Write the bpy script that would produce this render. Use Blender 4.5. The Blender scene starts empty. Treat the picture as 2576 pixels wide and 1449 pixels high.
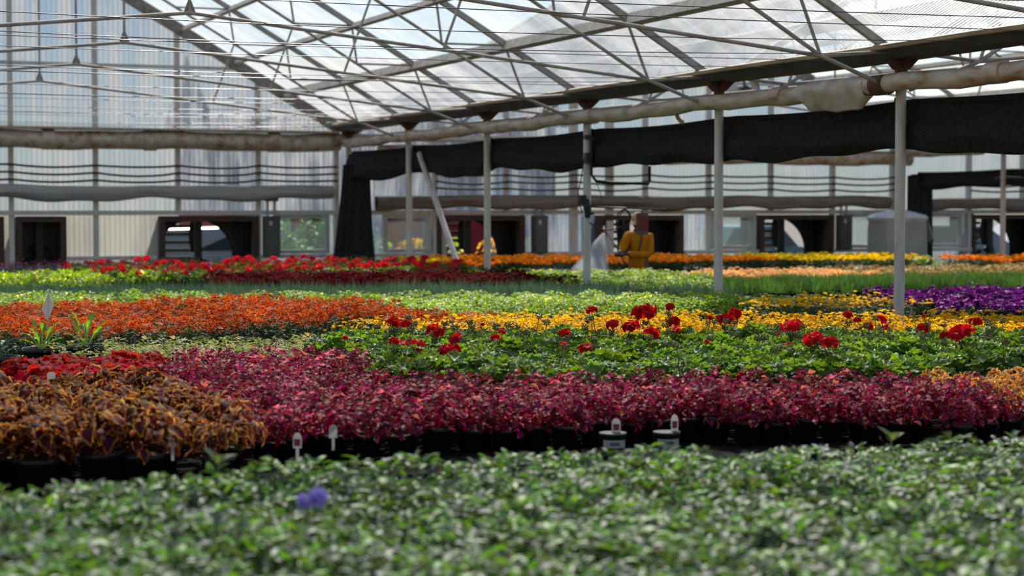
import bpy, math, random
import numpy as np
from mathutils import Vector, Matrix

SC = bpy.context.scene
COL = SC.collection
PI = math.pi
# ------------------------------------------------------------------ camera
YAW = math.radians(22.3)
FPX = 4600.0
PITCH = math.atan(204 / FPX)
CAMZ = 1.75
cam_data = bpy.data.cameras.new('camera')
cam = bpy.data.objects.new('camera', cam_data)
COL.objects.link(cam)
cam.location = (0, 0, CAMZ)
cam.rotation_euler = (PI / 2 - PITCH, 0, -YAW)
cam_data.sensor_width = 36
cam_data.lens = FPX * 36 / 2576
cam_data.clip_end = 600
cam_data.dof.use_dof = True
cam_data.dof.focus_distance = 11.2
cam_data.dof.aperture_fstop = 2.4
cam_data.dof.aperture_blades = 9
SC.camera = cam
# ------------------------------------------------------------------ sky, sun, exposure
SUN_AZ = math.radians(20)
SUN_EL = math.radians(47)
world = bpy.data.worlds.new('world')
SC.world = world
world.use_nodes = True
wn = world.node_tree
wn.nodes.clear()
w_out = wn.nodes.new('ShaderNodeOutputWorld')
w_bg = wn.nodes.new('ShaderNodeBackground')
w_sky = wn.nodes.new('ShaderNodeTexSky')
w_sky.sky_type = 'NISHITA'
w_sky.sun_disc = False
w_sky.sun_elevation = SUN_EL
w_sky.sun_rotation = SUN_AZ
w_sky.air_density = 1.0
w_sky.dust_density = 0.4
w_bg.inputs['Strength'].default_value = 0.10
wn.links.new(w_sky.outputs[0], w_bg.inputs[0])
wn.links.new(w_bg.outputs[0], w_out.inputs[0])
sun_data = bpy.data.lights.new('sun', 'SUN')
sun_data.energy = 5.2
sun_data.angle = math.radians(0.6)
sun_data.color = (1.0, 0.93, 0.82)
sun = bpy.data.objects.new('sun', sun_data)
COL.objects.link(sun)
sun.location = (10, 30, 25)
sd = Vector((math.sin(SUN_AZ) * math.cos(SUN_EL), math.cos(SUN_AZ) * math.cos(SUN_EL), math.sin(SUN_EL)))
sun.rotation_euler = sd.to_track_quat('Z', 'Y').to_euler()
SC.view_settings.view_transform = 'Standard'
SC.view_settings.look = 'None'
SC.view_settings.exposure = 0.15
SC.view_settings.gamma = 1.0
SC.view_settings.use_curve_mapping = False
SC.cycles.max_bounces = 7
SC.cycles.diffuse_bounces = 3
SC.cycles.glossy_bounces = 2
SC.cycles.transmission_bounces = 5
SC.cycles.transparent_max_bounces = 10
SC.cycles.volume_bounces = 2
SC.cycles.sample_clamp_indirect = 4.0
SC.cycles.caustics_reflective = False
SC.cycles.caustics_refractive = False


# ------------------------------------------------------------------ pixel helpers (photo frame 2576 x 1449)
def ray(x, y):
    a = (x - 1288) / FPX
    u = (724.5 - y) / FPX
    c, s = math.cos(PITCH), math.sin(PITCH)
    f2 = c + u * s
    u2 = -s + u * c
    return (a * math.cos(YAW) + f2 * math.sin(YAW), -a * math.sin(YAW) + f2 * math.cos(YAW), u2)


def at_y(px, py, Y):
    d = ray(px, py)
    t = Y / d[1]
    return (d[0] * t, Y, CAMZ + d[2] * t)


def at_z(px, py, z):
    d = ray(px, py)
    t = (z - CAMZ) / d[2]
    return (d[0] * t, d[1] * t, z)


def pix(X, Y, Z):
    Z = Z - CAMZ
    r = X * math.cos(YAW) - Y * math.sin(YAW)
    f = X * math.sin(YAW) + Y * math.cos(YAW)
    c, s = math.cos(PITCH), math.sin(PITCH)
    f2 = f * c - Z * s
    u2 = f * s + Z * c
    if f2 < 0.3:
        return (-9999, -9999, f2)
    return (1288 + FPX * r / f2, 724.5 - FPX * u2 / f2, f2)


# ------------------------------------------------------------------ materials
def lin(r, g, b):
    o = []
    for c in (r, g, b):
        c = c / 255.0
        o.append(c / 12.92 if c <= 0.04045 else ((c + 0.055) / 1.055) ** 2.4)
    return (o[0], o[1], o[2], 1.0)


def newmat(name):
    m = bpy.data.materials.new(name)
    m.use_nodes = True
    nt = m.node_tree
    nt.nodes.clear()
    out = nt.nodes.new('ShaderNodeOutputMaterial')
    return m, nt, out


def node(nt, kind, **kw):
    n = nt.nodes.new(kind)
    for k, v in kw.items():
        setattr(n, k, v)
    return n


def setin(n, **kw):
    for k, v in kw.items():
        n.inputs[k.replace('_', ' ')].default_value = v


def mathn(nt, op, a, b=None):
    n = nt.nodes.new('ShaderNodeMath')
    n.operation = op
    for i, v in enumerate((a, b)):
        if v is None:
            continue
        if isinstance(v, (int, float)):
            n.inputs[i].default_value = v
        else:
            nt.links.new(v, n.inputs[i])
    return n.outputs[0]


def ramp(nt, fac, stops, interp='LINEAR'):
    r = nt.nodes.new('ShaderNodeValToRGB')
    r.color_ramp.interpolation = interp
    e = r.color_ramp.elements
    while len(e) > 1:
        e.remove(e[-1])
    for i, (p, c) in enumerate(stops):
        el = e[0] if i == 0 else e.new(p)
        el.position = p
        el.color = c
    nt.links.new(fac, r.inputs[0])
    return r.outputs[0]


def surf(name, c1, c2=None, rough=0.6, metal=0.0, scale=6.0, stretch=(1, 1, 1), lo=0.35, hi=0.65, bump=0.0, spec=0.5, c3=None):
    """A plain weathered surface: two (or three) tones of the thing itself mixed by noise."""
    m, nt, out = newmat(name)
    p = node(nt, 'ShaderNodeBsdfPrincipled')
    setin(p, Roughness=rough, Metallic=metal)
    p.inputs['Specular IOR Level'].default_value = spec
    if c2 is None:
        c2 = tuple(v * 0.82 for v in c1[:3]) + (1,)
    tc = node(nt, 'ShaderNodeTexCoord')
    mp = node(nt, 'ShaderNodeMapping')
    mp.inputs['Scale'].default_value = stretch
    nz = node(nt, 'ShaderNodeTexNoise')
    setin(nz, Scale=scale, Detail=5.0, Roughness=0.6)
    nt.links.new(tc.outputs['Object'], mp.inputs[0])
    nt.links.new(mp.outputs[0], nz.inputs['Vector'])
    stops = [(lo, c1), (hi, c2)]
    if c3 is not None:
        stops.append((min(0.97, hi + 0.12), c3))
    nt.links.new(ramp(nt, nz.outputs['Fac'], stops), p.inputs['Base Color'])
    if bump:
        b = node(nt, 'ShaderNodeBump')
        setin(b, Strength=bump, Distance=0.02)
        nt.links.new(nz.outputs['Fac'], b.inputs['Height'])
        nt.links.new(b.outputs[0], p.inputs['Normal'])
    nt.links.new(p.outputs[0], out.inputs[0])
    return m


def leafmat(name, stops, rough=0.42, trans=0.42, tcol=None, jit=0.25, hue=0.03, spec=0.5, patch=None, tgain=1.5):
    """Leaf or petal: colour runs from midrib (0) to rim (1) of each blade; thin, so part of the light goes through."""
    m, nt, out = newmat(name)
    uv = node(nt, 'ShaderNodeUVMap')
    sp = node(nt, 'ShaderNodeSeparateXYZ')
    nt.links.new(uv.outputs[0], sp.inputs[0])
    au = mathn(nt, 'ABSOLUTE', mathn(nt, 'MULTIPLY_ADD', sp.outputs[0], 2.0))
    au.node.inputs[0].links[0].from_node.inputs[2].default_value = -1.0
    v4 = mathn(nt, 'POWER', sp.outputs[1], 5.0)
    e = mathn(nt, 'MAXIMUM', au, v4)
    at = node(nt, 'ShaderNodeAttribute', attribute_name='rnd')
    oi = node(nt, 'ShaderNodeObjectInfo')
    tc = node(nt, 'ShaderNodeTexCoord')
    nz = node(nt, 'ShaderNodeTexNoise')
    setin(nz, Scale=55.0, Detail=2.0)
    nt.links.new(tc.outputs['Object'], nz.inputs['Vector'])
    e2 = mathn(nt, 'ADD', e, mathn(nt, 'MULTIPLY', mathn(nt, 'SUBTRACT', nz.outputs['Fac'], 0.5), 0.25))
    col = ramp(nt, e2, stops)
    if patch:      # some blades have another colour altogether
        mx = node(nt, 'ShaderNodeMix', data_type='RGBA')
        f = ramp(nt, at.outputs['Fac'], [(patch[0] - 0.03, (0, 0, 0, 1)), (patch[0] + 0.03, (1, 1, 1, 1))])
        nt.links.new(f, mx.inputs[0])
        nt.links.new(col, mx.inputs[6])
        pc = ramp(nt, e2, patch[1])
        nt.links.new(pc, mx.inputs[7])
        col = mx.outputs[2]
    hs = node(nt, 'ShaderNodeHueSaturation')
    r2 = mathn(nt, 'FRACT', mathn(nt, 'MULTIPLY', at.outputs['Fac'], 7.31))
    hs.inputs['Hue'].default_value = 0.5
    nt.links.new(mathn(nt, 'ADD', mathn(nt, 'MULTIPLY', r2, hue), 0.5 - hue / 2), hs.inputs['Hue'])
    val = mathn(nt, 'ADD', mathn(nt, 'MULTIPLY', at.outputs['Fac'], jit * 2), 1.0 - jit)
    val = mathn(nt, 'MULTIPLY', val, mathn(nt, 'ADD', mathn(nt, 'MULTIPLY', oi.outputs['Random'], 0.3), 0.85))
    nt.links.new(val, hs.inputs['Value'])
    nt.links.new(col, hs.inputs['Color'])
    p = node(nt, 'ShaderNodeBsdfPrincipled')
    setin(p, Roughness=rough)
    p.inputs['Specular IOR Level'].default_value = spec
    nt.links.new(hs.outputs[0], p.inputs['Base Color'])
    t = node(nt, 'ShaderNodeBsdfTranslucent')
    g = node(nt, 'ShaderNodeMix', data_type='RGBA', blend_type='MULTIPLY')
    g.inputs[0].default_value = 1.0
    tc3 = tcol or (1, 1, 1)
    g.inputs[7].default_value = (tc3[0] * tgain, tc3[1] * tgain, tc3[2] * tgain, 1)
    nt.links.new(hs.outputs[0], g.inputs[6])
    nt.links.new(g.outputs[2], t.inputs[0])
    mix = node(nt, 'ShaderNodeMixShader')
    mix.inputs[0].default_value = trans
    nt.links.new(p.outputs[0], mix.inputs[1])
    nt.links.new(t.outputs[0], mix.inputs[2])
    nt.links.new(mix.outputs[0], out.inputs[0])
    return m


# ------------------------------------------------------------------ mesh builder
class G:
    def __init__(self):
        self.V, self.F, self.U, self.M, self.R, self.n = [], [], [], [], [], 0

    def add(self, V, F, UV=None, mat=0, rnd=0.5):
        V = np.asarray(V, dtype=np.float32).reshape(-1, 3)
        F = [F] if isinstance(F, np.ndarray) else F
        for f in F:
            f = np.asarray(f, dtype=np.int32)
            self.F.append(f + self.n)
            self.M.append(np.full(len(f), mat, dtype=np.int32))
            self.R.append(np.full(len(f), rnd, dtype=np.float32))
        self.V.append(V)
        self.U.append(np.zeros((len(V), 2), np.float32) + 0.5 if UV is None else np.asarray(UV, np.float32))
        self.n += len(V)

    def merge(self, o, M3=None, t=(0, 0, 0), rj=None):
        V = np.concatenate(o.V)
        if M3 is not None:
            V = V @ np.asarray(M3, dtype=np.float32).T
        self.V.append(V + np.asarray(t, np.float32))
        self.U.extend(o.U)
        for f, m, r in zip(o.F, o.M, o.R):
            self.F.append(f + self.n)
            self.M.append(m)
            self.R.append(r if rj is None else np.mod(r + rj, 1.0))
        self.n += len(V)

    # ---- shapes
    def box(self, c, s, R=None, mat=0):
        h = np.array(s) / 2.0
        V = np.array([[x, y, z] for x in (-1, 1) for y in (-1, 1) for z in (-1, 1)]) * h
        if R is not None:
            V = V @ np.array(R).T
        V = V + np.array(c)
        F = np.array([[0, 1, 3, 2], [4, 6, 7, 5], [0, 4, 5, 1], [2, 3, 7, 6], [0, 2, 6, 4], [1, 5, 7, 3]])
        self.add(V, F, mat=mat)
        return self

    def bar(self, p0, p1, w, h, mat=0, up=(0, 0, 1)):
        """Rectangular bar from p0 to p1, w across and h along the up side."""
        a, b = Vector(p0), Vector(p1)
        d = (b - a).normalized()
        s = d.cross(Vector(up))
        if s.length < 1e-4:
            s = d.cross(Vector((1, 0, 0)))
        s.normalize()
        u = s.cross(d)
        R = np.array([[s.x, d.x, u.x], [s.y, d.y, u.y], [s.z, d.z, u.z]])
        self.box(tuple((a + b) / 2), (w, (b - a).length, h), R, mat)
        return self

    def path(self, pts, r, n=8, mat=0, closed=False, caps=True):
        P = [Vector(p) for p in pts]
        N = len(P)
        rr = r if hasattr(r, '__len__') else [r] * N
        V = []
        prev = None
        for i in range(N):
            a = P[i - 1] if (i > 0 or closed) else P[i]
            b = P[(i + 1) % N] if (i < N - 1 or closed) else P[i]
            d = (b - a).normalized()
            if prev is None:
                ref = Vector((0, 0, 1)) if abs(d.z) < 0.9 else Vector((1, 0, 0))
                s = d.cross(ref).normalized()
            else:
                s = (prev - d * prev.dot(d))
                s = s.normalized() if s.length > 1e-6 else d.cross(Vector((0, 0, 1))).normalized()
            prev = s
            u = s.cross(d)
            for k in range(n):
                an = 2 * PI * k / n
                V.append(P[i] + (s * math.cos(an) + u * math.sin(an)) * rr[i])
        F = []
        for i in range(N if closed else N - 1):
            j = (i + 1) % N
            for k in range(n):
                F.append([i * n + k, j * n + k, j * n + (k + 1) % n, i * n + (k + 1) % n])
        Fs = [np.array(F)]
        if caps and not closed:
            Fs.append(np.array([[k for k in range(n)]]))
            Fs.append(np.array([[(N - 1) * n + k for k in reversed(range(n))]]))
        self.add(np.array([tuple(v) for v in V]), Fs, mat=mat)
        return self

    def tube(self, p0, p1, r, n=8, mat=0):
        return self.path([p0, p1], r, n, mat)

    def lathe(self, prof, n=16, c=(0, 0, 0), mat=0, capb=True, capt=True, rnd=0.5):
        V = []
        for (r, z) in prof:
            for k in range(n):
                a = 2 * PI * k / n
                V.append((c[0] + r * math.cos(a), c[1] + r * math.sin(a), c[2] + z))
        F = []
        for i in range(len(prof) - 1):
            for k in range(n):
                F.append([i * n + k, i * n + (k + 1) % n, (i + 1) * n + (k + 1) % n, (i + 1) * n + k])
        Fs = [np.array(F)]
        if capb:
            Fs.append(np.array([list(reversed(range(n)))]))
        if capt:
            m = (len(prof) - 1) * n
            Fs.append(np.array([[m + k for k in range(n)]]))
        self.add(V, Fs, mat=mat, rnd=rnd)
        return self

    def grid(self, V, nu, nv, mat=0, wrapu=False, UV=None, rnd=0.5):
        F = []
        for j in range(nv - 1):
            for i in range(nu if wrapu else nu - 1):
                i2 = (i + 1) % nu
                F.append([j * nu + i, j * nu + i2, (j + 1) * nu + i2, (j + 1) * nu + i])
        self.add(V, np.array(F), UV, mat, rnd)
        return self

    def mesh(self, name, mats, smooth=True):
        me = bpy.data.meshes.new(name)
        V = np.concatenate(self.V)
        U = np.concatenate(self.U)
        loops = np.concatenate([f.ravel() for f in self.F]).astype(np.int32)
        tot = np.concatenate([np.full(len(f), f.shape[1], np.int32) for f in self.F])
        start = np.concatenate([[0], np.cumsum(tot)[:-1]]).astype(np.int32)
        me.vertices.add(len(V))
        me.vertices.foreach_set('co', V.ravel())
        me.loops.add(len(loops))
        me.loops.foreach_set('vertex_index', loops)
        me.polygons.add(len(tot))
        me.polygons.foreach_set('loop_start', start)
        me.polygons.foreach_set('loop_total', tot)
        me.polygons.foreach_set('material_index', np.concatenate(self.M))
        me.polygons.foreach_set('use_smooth', np.full(len(tot), smooth))
        uvl = me.uv_layers.new(name='UVMap')
        uvl.data.foreach_set('uv', U[loops].ravel())
        at = me.attributes.new('rnd', 'FLOAT', 'FACE')
        at.data.foreach_set('value', np.concatenate(self.R))
        for m in (mats if isinstance(mats, (list, tuple)) else [mats]):
            me.materials.append(m)
        me.update(calc_edges=True)
        return me

    def build(self, name, mats, parent=None, smooth=True, loc=None):
        o = bpy.data.objects.new(name, self.mesh(name, mats, smooth))
        COL.objects.link(o)
        if parent is not None:
            o.parent = parent
        if loc is not None:
            o.location = loc
        return o


def sharp(o, deg=40):
    """Keep hard edges hard on smooth-shaded hardware."""
    me = o.data
    try:
        me.set_sharp_from_angle(angle=math.radians(deg))
    except Exception:
        pass
    return o


def tag(o, label, cat, group=None, kind=None):
    o['label'] = label
    o['category'] = cat
    if group:
        o['group'] = group
    if kind:
        o['kind'] = kind
    return o


def thing(name, label, cat, loc=(0, 0, 0), rz=0.0, group=None):
    o = bpy.data.objects.new(name, None)
    o.empty_display_size = 0.1
    COL.objects.link(o)
    o.location = loc
    o.rotation_euler = (0, 0, rz)
    return tag(o, label, cat, group)


def struct(o):
    o['kind'] = 'structure'
    return o


CHILD = {}


def part(g, name, mats, root, world=True, smooth=True, deg=40):
    """Build g (world coordinates) as a part of root."""
    o = g.build(name, mats, root, smooth)
    if world:
        o.location = (-root.location[0], -root.location[1], -root.location[2])
    if smooth:
        sharp(o, deg)
    return o


def copy_tree(o, kids, parent=None):
    c = o.copy()
    COL.objects.link(c)
    c.parent = parent
    for k in kids.get(o.name, ()):
        copy_tree(k, kids, c)
    return c


def kid_map():
    d = {}
    for o in bpy.data.objects:
        if o.parent is not None:
            d.setdefault(o.parent.name, []).append(o)
    return d


rng = np.random.default_rng(7)
random.seed(7)

# ================================================================== THE HOUSE
YW = 27.8            # back wall
X0, X1 = 8.56, 18.85  # gutter lines
RIDGE = [3.42, 13.705, 23.99]
HS = 5.14
BAY = 3.045
POSTY = [12.565 + BAY * i for i in range(5)]
EZ, SL = 2.976, 0.583


def roof_z(dx):
    return EZ + (HS - 0.07 - abs(dx)) * SL


M = {}
M['galv'] = surf('grey_galvanised_steel', lin(190, 186, 178), lin(160, 150, 138), rough=0.6, metal=0.1, scale=9, c3=lin(150, 116, 88))
M['galv_dark'] = surf('weathered_grey_steel', lin(160, 155, 146), lin(124, 116, 104), rough=0.6, metal=0.1, scale=12)
M['post'] = surf('pale_painted_steel', lin(226, 221, 214), lin(204, 196, 186), rough=0.5, scale=10, stretch=(1, 1, 0.25), c3=lin(140, 118, 98))
M['rust'] = surf('rusted_steel', lin(120, 74, 46), lin(70, 48, 38), rough=0.85, scale=22, lo=0.4, hi=0.6, c3=lin(160, 140, 120))
M['gutter_under'] = surf('shade_dark_gutter_sheet', lin(84, 86, 82), lin(66, 66, 62), rough=0.6, scale=4)  # shade on the gutter's underside is put into this dark colour
M['gutter_lip'] = surf('beige_gutter_lip', lin(206, 190, 160), lin(168, 148, 120), rough=0.6, scale=5, stretch=(3, 0.4, 3), c3=lin(130, 105, 80))
M['duct'] = surf('stained_cream_plastic', lin(212, 198, 176), lin(176, 150, 122), rough=0.45, scale=3.5, stretch=(2.5, 0.8, 2.5), lo=0.42, hi=0.6, c3=lin(142, 100, 64))
M['wrap'] = surf('stained_white_sheet', lin(214, 206, 194), lin(180, 166, 148), rough=0.7, scale=5, bump=0.4, c3=lin(150, 122, 92))
M['black_cloth'] = surf('black_shade_cloth', lin(44, 43, 42), lin(32, 31, 31), rough=0.85, scale=14, spec=0.25, c3=lin(66, 64, 60), lo=0.4, hi=0.6)
M['grey_cloth'] = surf('grey_side_curtain', lin(186, 184, 180), lin(160, 156, 150), rough=0.75, scale=3, stretch=(0.5, 2, 5), c3=lin(150, 134, 118))
M['wood'] = surf('brown_timber', lin(86, 66, 50), lin(58, 46, 38), rough=0.75, scale=6, stretch=(1, 1, 4))
M['blackpaint'] = surf('black_painted_metal', lin(34, 34, 33), lin(24, 24, 24), rough=0.5, scale=8)
M['greybox'] = surf('grey_enamel', lin(92, 92, 90), lin(78, 78, 76), rough=0.45, scale=4)
M['white_frame'] = surf('white_window_frame', lin(206, 204, 196), lin(186, 182, 172), rough=0.5, scale=4)
M['hose'] = surf('brown_hose', lin(96, 76, 56), lin(70, 56, 42), rough=0.6, scale=9)
M['black_hose'] = surf('black_hose', lin(30, 30, 30), lin(22, 22, 22), rough=0.5, scale=9)
M['wire'] = surf('bright_steel_wire', lin(120, 116, 124), lin(92, 88, 92), rough=0.28, metal=0.9, scale=3)
M['floor'] = surf('wet_gravel_floor', lin(104, 96, 86), lin(70, 64, 58), rough=0.9, scale=14, bump=0.3)
M['louvre'] = surf('dusty_louvre_slat', lin(170, 150, 136), lin(140, 122, 110), rough=0.7, scale=5)
M['ground'] = surf('pale_yard_ground', lin(128, 124, 116), lin(104, 100, 92), rough=0.9, scale=0.6)
M['bench_black'] = surf('black_bench_mesh', lin(34, 34, 34), lin(24, 24, 24), rough=0.95, scale=20, spec=0.05)
M['bench_edge'] = surf('aluminium_bench_rim', lin(176, 176, 174), lin(140, 140, 138), rough=0.4, metal=0.8, scale=5)


def polycarb(name, tint, milk, haze, streak, dens):
    """Aged corrugated sheet: part clear, part milky, with run marks along the flutes."""
    m, nt, out = newmat(name)
    tc = node(nt, 'ShaderNodeTexCoord')
    mp = node(nt, 'ShaderNodeMapping')
    mp.inputs['Scale'].default_value = streak
    nz = node(nt, 'ShaderNodeTexNoise')
    setin(nz, Scale=1.0, Detail=6.0, Roughness=0.65)
    nt.links.new(tc.outputs['Object'], mp.inputs[0])
    nt.links.new(mp.outputs[0], nz.inputs['Vector'])
    nz2 = node(nt, 'ShaderNodeTexNoise')
    setin(nz2, Scale=0.45, Detail=3.0)
    nt.links.new(tc.outputs['Object'], nz2.inputs['Vector'])
    s = mathn(nt, 'ADD', mathn(nt, 'MULTIPLY', nz.outputs['Fac'], 0.7), mathn(nt, 'MULTIPLY', nz2.outputs['Fac'], 0.5))
    f = ramp(nt, s, [(0.50, (haze[0],) * 3 + (1,)), (0.70, (haze[1],) * 3 + (1,))])
    c = ramp(nt, s, [(0.50, milk[0]), (0.70, milk[1])])
    tr = node(nt, 'ShaderNodeBsdfTransparent')
    tr.inputs[0].default_value = tint
    tl = node(nt, 'ShaderNodeBsdfTranslucent')
    nt.links.new(c, tl.inputs[0])
    df = node(nt, 'ShaderNodeBsdfDiffuse')
    nt.links.new(c, df.inputs[0])
    gl = node(nt, 'ShaderNodeBsdfGlossy')
    gl.inputs['Roughness'].default_value = 0.25
    a = node(nt, 'ShaderNodeMixShader')
    a.inputs[0].default_value = dens
    nt.links.new(tl.outputs[0], a.inputs[1])
    nt.links.new(df.outputs[0], a.inputs[2])
    b = node(nt, 'ShaderNodeMixShader')
    nt.links.new(f, b.inputs[0])
    nt.links.new(tr.outputs[0], b.inputs[1])
    nt.links.new(a.outputs[0], b.inputs[2])
    d = node(nt, 'ShaderNodeMixShader')
    d.inputs[0].default_value = 0.04
    nt.links.new(b.outputs[0], d.inputs[1])
    nt.links.new(gl.outputs[0], d.inputs[2])
    nt.links.new(d.outputs[0], out.inputs[0])
    return m


M['roof'] = polycarb('clear_corrugated_roof_sheet', (0.93, 0.95, 0.97, 1), ((0.72, 0.76, 0.80, 1), (0.90, 0.90, 0.89, 1)), (0.16, 0.42), (0.35, 2.2, 0.35), 0.12)
M['wall'] = polycarb('aged_sky_tinted_wall_sheet', (0.40, 0.50, 0.62, 1), ((0.20, 0.28, 0.38, 1), (0.43, 0.45, 0.47, 1)), (0.32, 0.92), (4.5, 1.0, 0.55), 0.2)  # blue of scattered sky light is put into the tint and milk colours


def glassmat():
    m, nt, out = newmat('dusty_window_glass')
    tr = node(nt, 'ShaderNodeBsdfTransparent')
    tr.inputs[0].default_value = (0.78, 0.86, 0.86, 1)
    tl = node(nt, 'ShaderNodeBsdfTranslucent')
    tl.inputs[0].default_value = (0.7, 0.75, 0.74, 1)
    gl = node(nt, 'ShaderNodeBsdfGlossy')
    gl.inputs['Roughness'].default_value = 0.05
    a = node(nt, 'ShaderNodeMixShader')
    a.inputs[0].default_value = 0.05
    b = node(nt, 'ShaderNodeMixShader')
    b.inputs[0].default_value = 0.06
    nt.links.new(tr.outputs[0], a.inputs[1])
    nt.links.new(tl.outputs[0], a.inputs[2])
    nt.links.new(a.outputs[0], b.inputs[1])
    nt.links.new(gl.outputs[0], b.inputs[2])
    nt.links.new(b.outputs[0], out.inputs[0])
    return m


M['glass'] = glassmat()
M['wall_low'] = polycarb('cream_corrugated_sheet', (0.8, 0.8, 0.74, 1), ((0.36, 0.355, 0.32, 1), (0.50, 0.49, 0.44, 1)), (0.82, 0.96), (4.5, 1.0, 0.55), 0.35)

# ---- floor, yard
g = G()
g.add([(-6, -4, 0), (34, -4, 0), (34, YW + 0.3, 0), (-6, YW + 0.3, 0)], np.array([[0, 1, 2, 3]]))
struct(g.build('floor', M['floor']))
g = G()
g.add([(-300, -300, -0.06), (300, -300, -0.06), (300, 500, -0.06), (-300, 500, -0.06)], np.array([[0, 1, 2, 3]]))
struct(g.build('ground', M['ground']))


# ---- roof slopes: corrugated sheets, flutes running down the slope
def roof_slope(xr, sgn, y0=-3.0, y1=YW + 0.15):
    per = 0.076
    n = int((y1 - y0) / per * 6)
    ys = np.linspace(y0, y1, n + 1)
    w = 0.011 * np.sin(2 * PI * ys / per)
    nrm = np.array([sgn * SL, 0, 1]) / math.hypot(SL, 1)
    pts = []
    for dx in (0.0, HS * 0.5, HS - 0.14):
        z = roof_z(dx) + 0.062
        pts.append(np.stack([np.full(n + 1, xr + sgn * dx) + nrm[0] * w, ys, np.full(n + 1, z) + nrm[2] * w], 1))
    V = np.concatenate(pts)
    a = np.arange(n)
    F = np.concatenate([np.stack([a + k * (n + 1), a + 1 + k * (n + 1), a + 1 + (k + 1) * (n + 1), a + (k + 1) * (n + 1)], 1) for k in range(2)])
    gg = G()
    gg.add(V, F)
    return struct(gg.build('ceiling', M['roof']))


for xr, sg in ((RIDGE[0], -1), (RIDGE[0], 1), (RIDGE[1], -1), (RIDGE[1], 1), (RIDGE[2], -1)):
    roof_slope(xr, sg)

# ---- back wall: corrugated sheet with openings
HEAD = 1.63
SILL = 1.02
FANS = [(2.2, 3.30), (3.47, 4.20), (5.59, 7.13), (10.06, 11.60), (12.93, 14.53), (16.02, 17.50), (20.45, 22.0)]
FAN_BOTTOM = 0.62
WINS = [(7.42, 8.27), (9.17, 9.97), (15.06, 15.95), (17.76, 18.62), (19.42, 20.25)]


def gable(x):
    r = min(RIDGE, key=lambda q: abs(q - x))
    return roof_z(x - r) + 0.06


def wall_strip(gg, xa, xb, z0, ztop):
    per = 0.076
    n = max(4, int((xb - xa) / per * 6))
    xs = np.linspace(xa, xb, n + 1)
    ys = YW + 0.05 + 0.010 * np.sin(2 * PI * xs / per)
    zt = np.array([ztop(x) for x in xs]) if callable(ztop) else np.full(n + 1, ztop)
    V = np.concatenate([np.stack([xs, ys, np.full(n + 1, z0)], 1), np.stack([xs, ys, zt], 1)])
    a = np.arange(n)
    gg.add(V, np.stack([a, a + 1, a + n + 2, a + n + 1], 1))


g = G()
wall_strip(g, -1.7, 27.0, HEAD, gable)
struct(g.build('wall_back', M['wall']))
g = G()
g2 = G()
cuts = sorted(FANS + WINS)
x = -1.7
for a, b in cuts:
    if a > x:
        wall_strip(g if x < 5.6 else g2, x, a, 0.0, HEAD)
    wall_strip(g if x < 5.6 else g2, a, b, 0.0, FAN_BOTTOM if (a, b) in FANS else SILL)
    x = b
wall_strip(g2, x, 27.0, 0.0, HEAD)
struct(g2.build('wall_back', M['wall']))
struct(g.build('wall_back', M['wall_low']))

# ---- wall framing (trim): uprights, rails, raking beams
UPR = [0.95, 2.18, 3.41, 4.64, 5.88, 7.13, 8.39, 10.04, 11.28, 12.49, 13.82, 15.03, 16.25, 17.50, 18.75, 20.40, 21.60]
for i, ux in enumerate(UPR):
    g = G()
    w = 0.13 if ux in (12.49,) else 0.075
    zb = HEAD if any(a + 0.1 < ux < b - 0.1 for a, b in FANS + WINS) else 0.0
    g.box((ux, YW - 0.03, (gable(ux) + zb) / 2), (w, 0.09, gable(ux) - zb - 0.04))
    struct(g.build('trim_upright', M['post'], smooth=False))
g = G()
g.box((13.15, YW - 0.03, 1.6), (0.13, 0.09, 3.2))
struct(g.build('trim_upright', M['post'], smooth=False))
for z, w, h in ((HEAD + 0.03, 0.10, 0.07), (SILL - 0.04, 0.08, 0.06), (2.86, 0.10, 0.09), (3.87, 0.06, 0.05), (4.9, 0.06, 0.05)):
    if z < 3.2:
        segs = [(-1.7, 27.0)] if abs(z - SILL + 0.04) > 0.001 else [(a, b) for a, b in ((0, 2.15), (4.22, 5.55), (7.15, 10.03), (11.62, 12.9), (14.55, 16.0), (17.52, 20.45))]
    else:
        hw = HS - 0.07 - (z - EZ) / SL
        segs = [(r - hw, min(27, r + hw)) for r in RIDGE]
    for a, b in segs:
        g = G()
        g.bar((a, YW - 0.045, z), (b, YW - 0.045, z), w, h)
        struct(g.build('trim_rail', M['post'], smooth=False))
for r in RIDGE:
    for sg in (-1, 1):
        if r > 24 and sg > 0:
            continue
        g = G()
        g.bar((r, YW - 0.06, roof_z(0) - 0.03), (r + sg * (HS - 0.1), YW - 0.06, roof_z(HS - 0.1) - 0.03), 0.10, 0.17)
        struct(g.build('trim_rake', M['galv_dark'], smooth=False))

# ---- windows in the wall
for i, (a, b) in enumerate(WINS):
    g = G()
    y = YW - 0.02
    for za, zb in ((SILL, SILL + 0.06), (HEAD - 0.06, HEAD)):
        g.box(((a + b) / 2, y, (za + zb) / 2), (b - a, 0.10, zb - za))
    for xa in (a + 0.03, b - 0.03):
        g.box((xa, y, (SILL + HEAD) / 2), (0.06, 0.10, HEAD - SILL - 0.12))
    wo = struct(g.build('window_%d' % (i + 1), M['white_frame'], smooth=False))
    g = G()
    g.box(((a + b) / 2, y, (SILL + HEAD) / 2), (b - a - 0.11, 0.008, HEAD - SILL - 0.11))
    g.build('pane', M['glass'], wo, smooth=False)
    if i in (1, 4):       # pale timber panel beside the window
        g = G()
        g.box((b + 0.17, YW - 0.02, (SILL + HEAD) / 2 - 0.2), (0.2, 0.05, HEAD - SILL + 0.4))
        struct(g.build('trim_panel', M['white_frame'], smooth=False))

# ---- fans in the wall
KM = None


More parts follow.
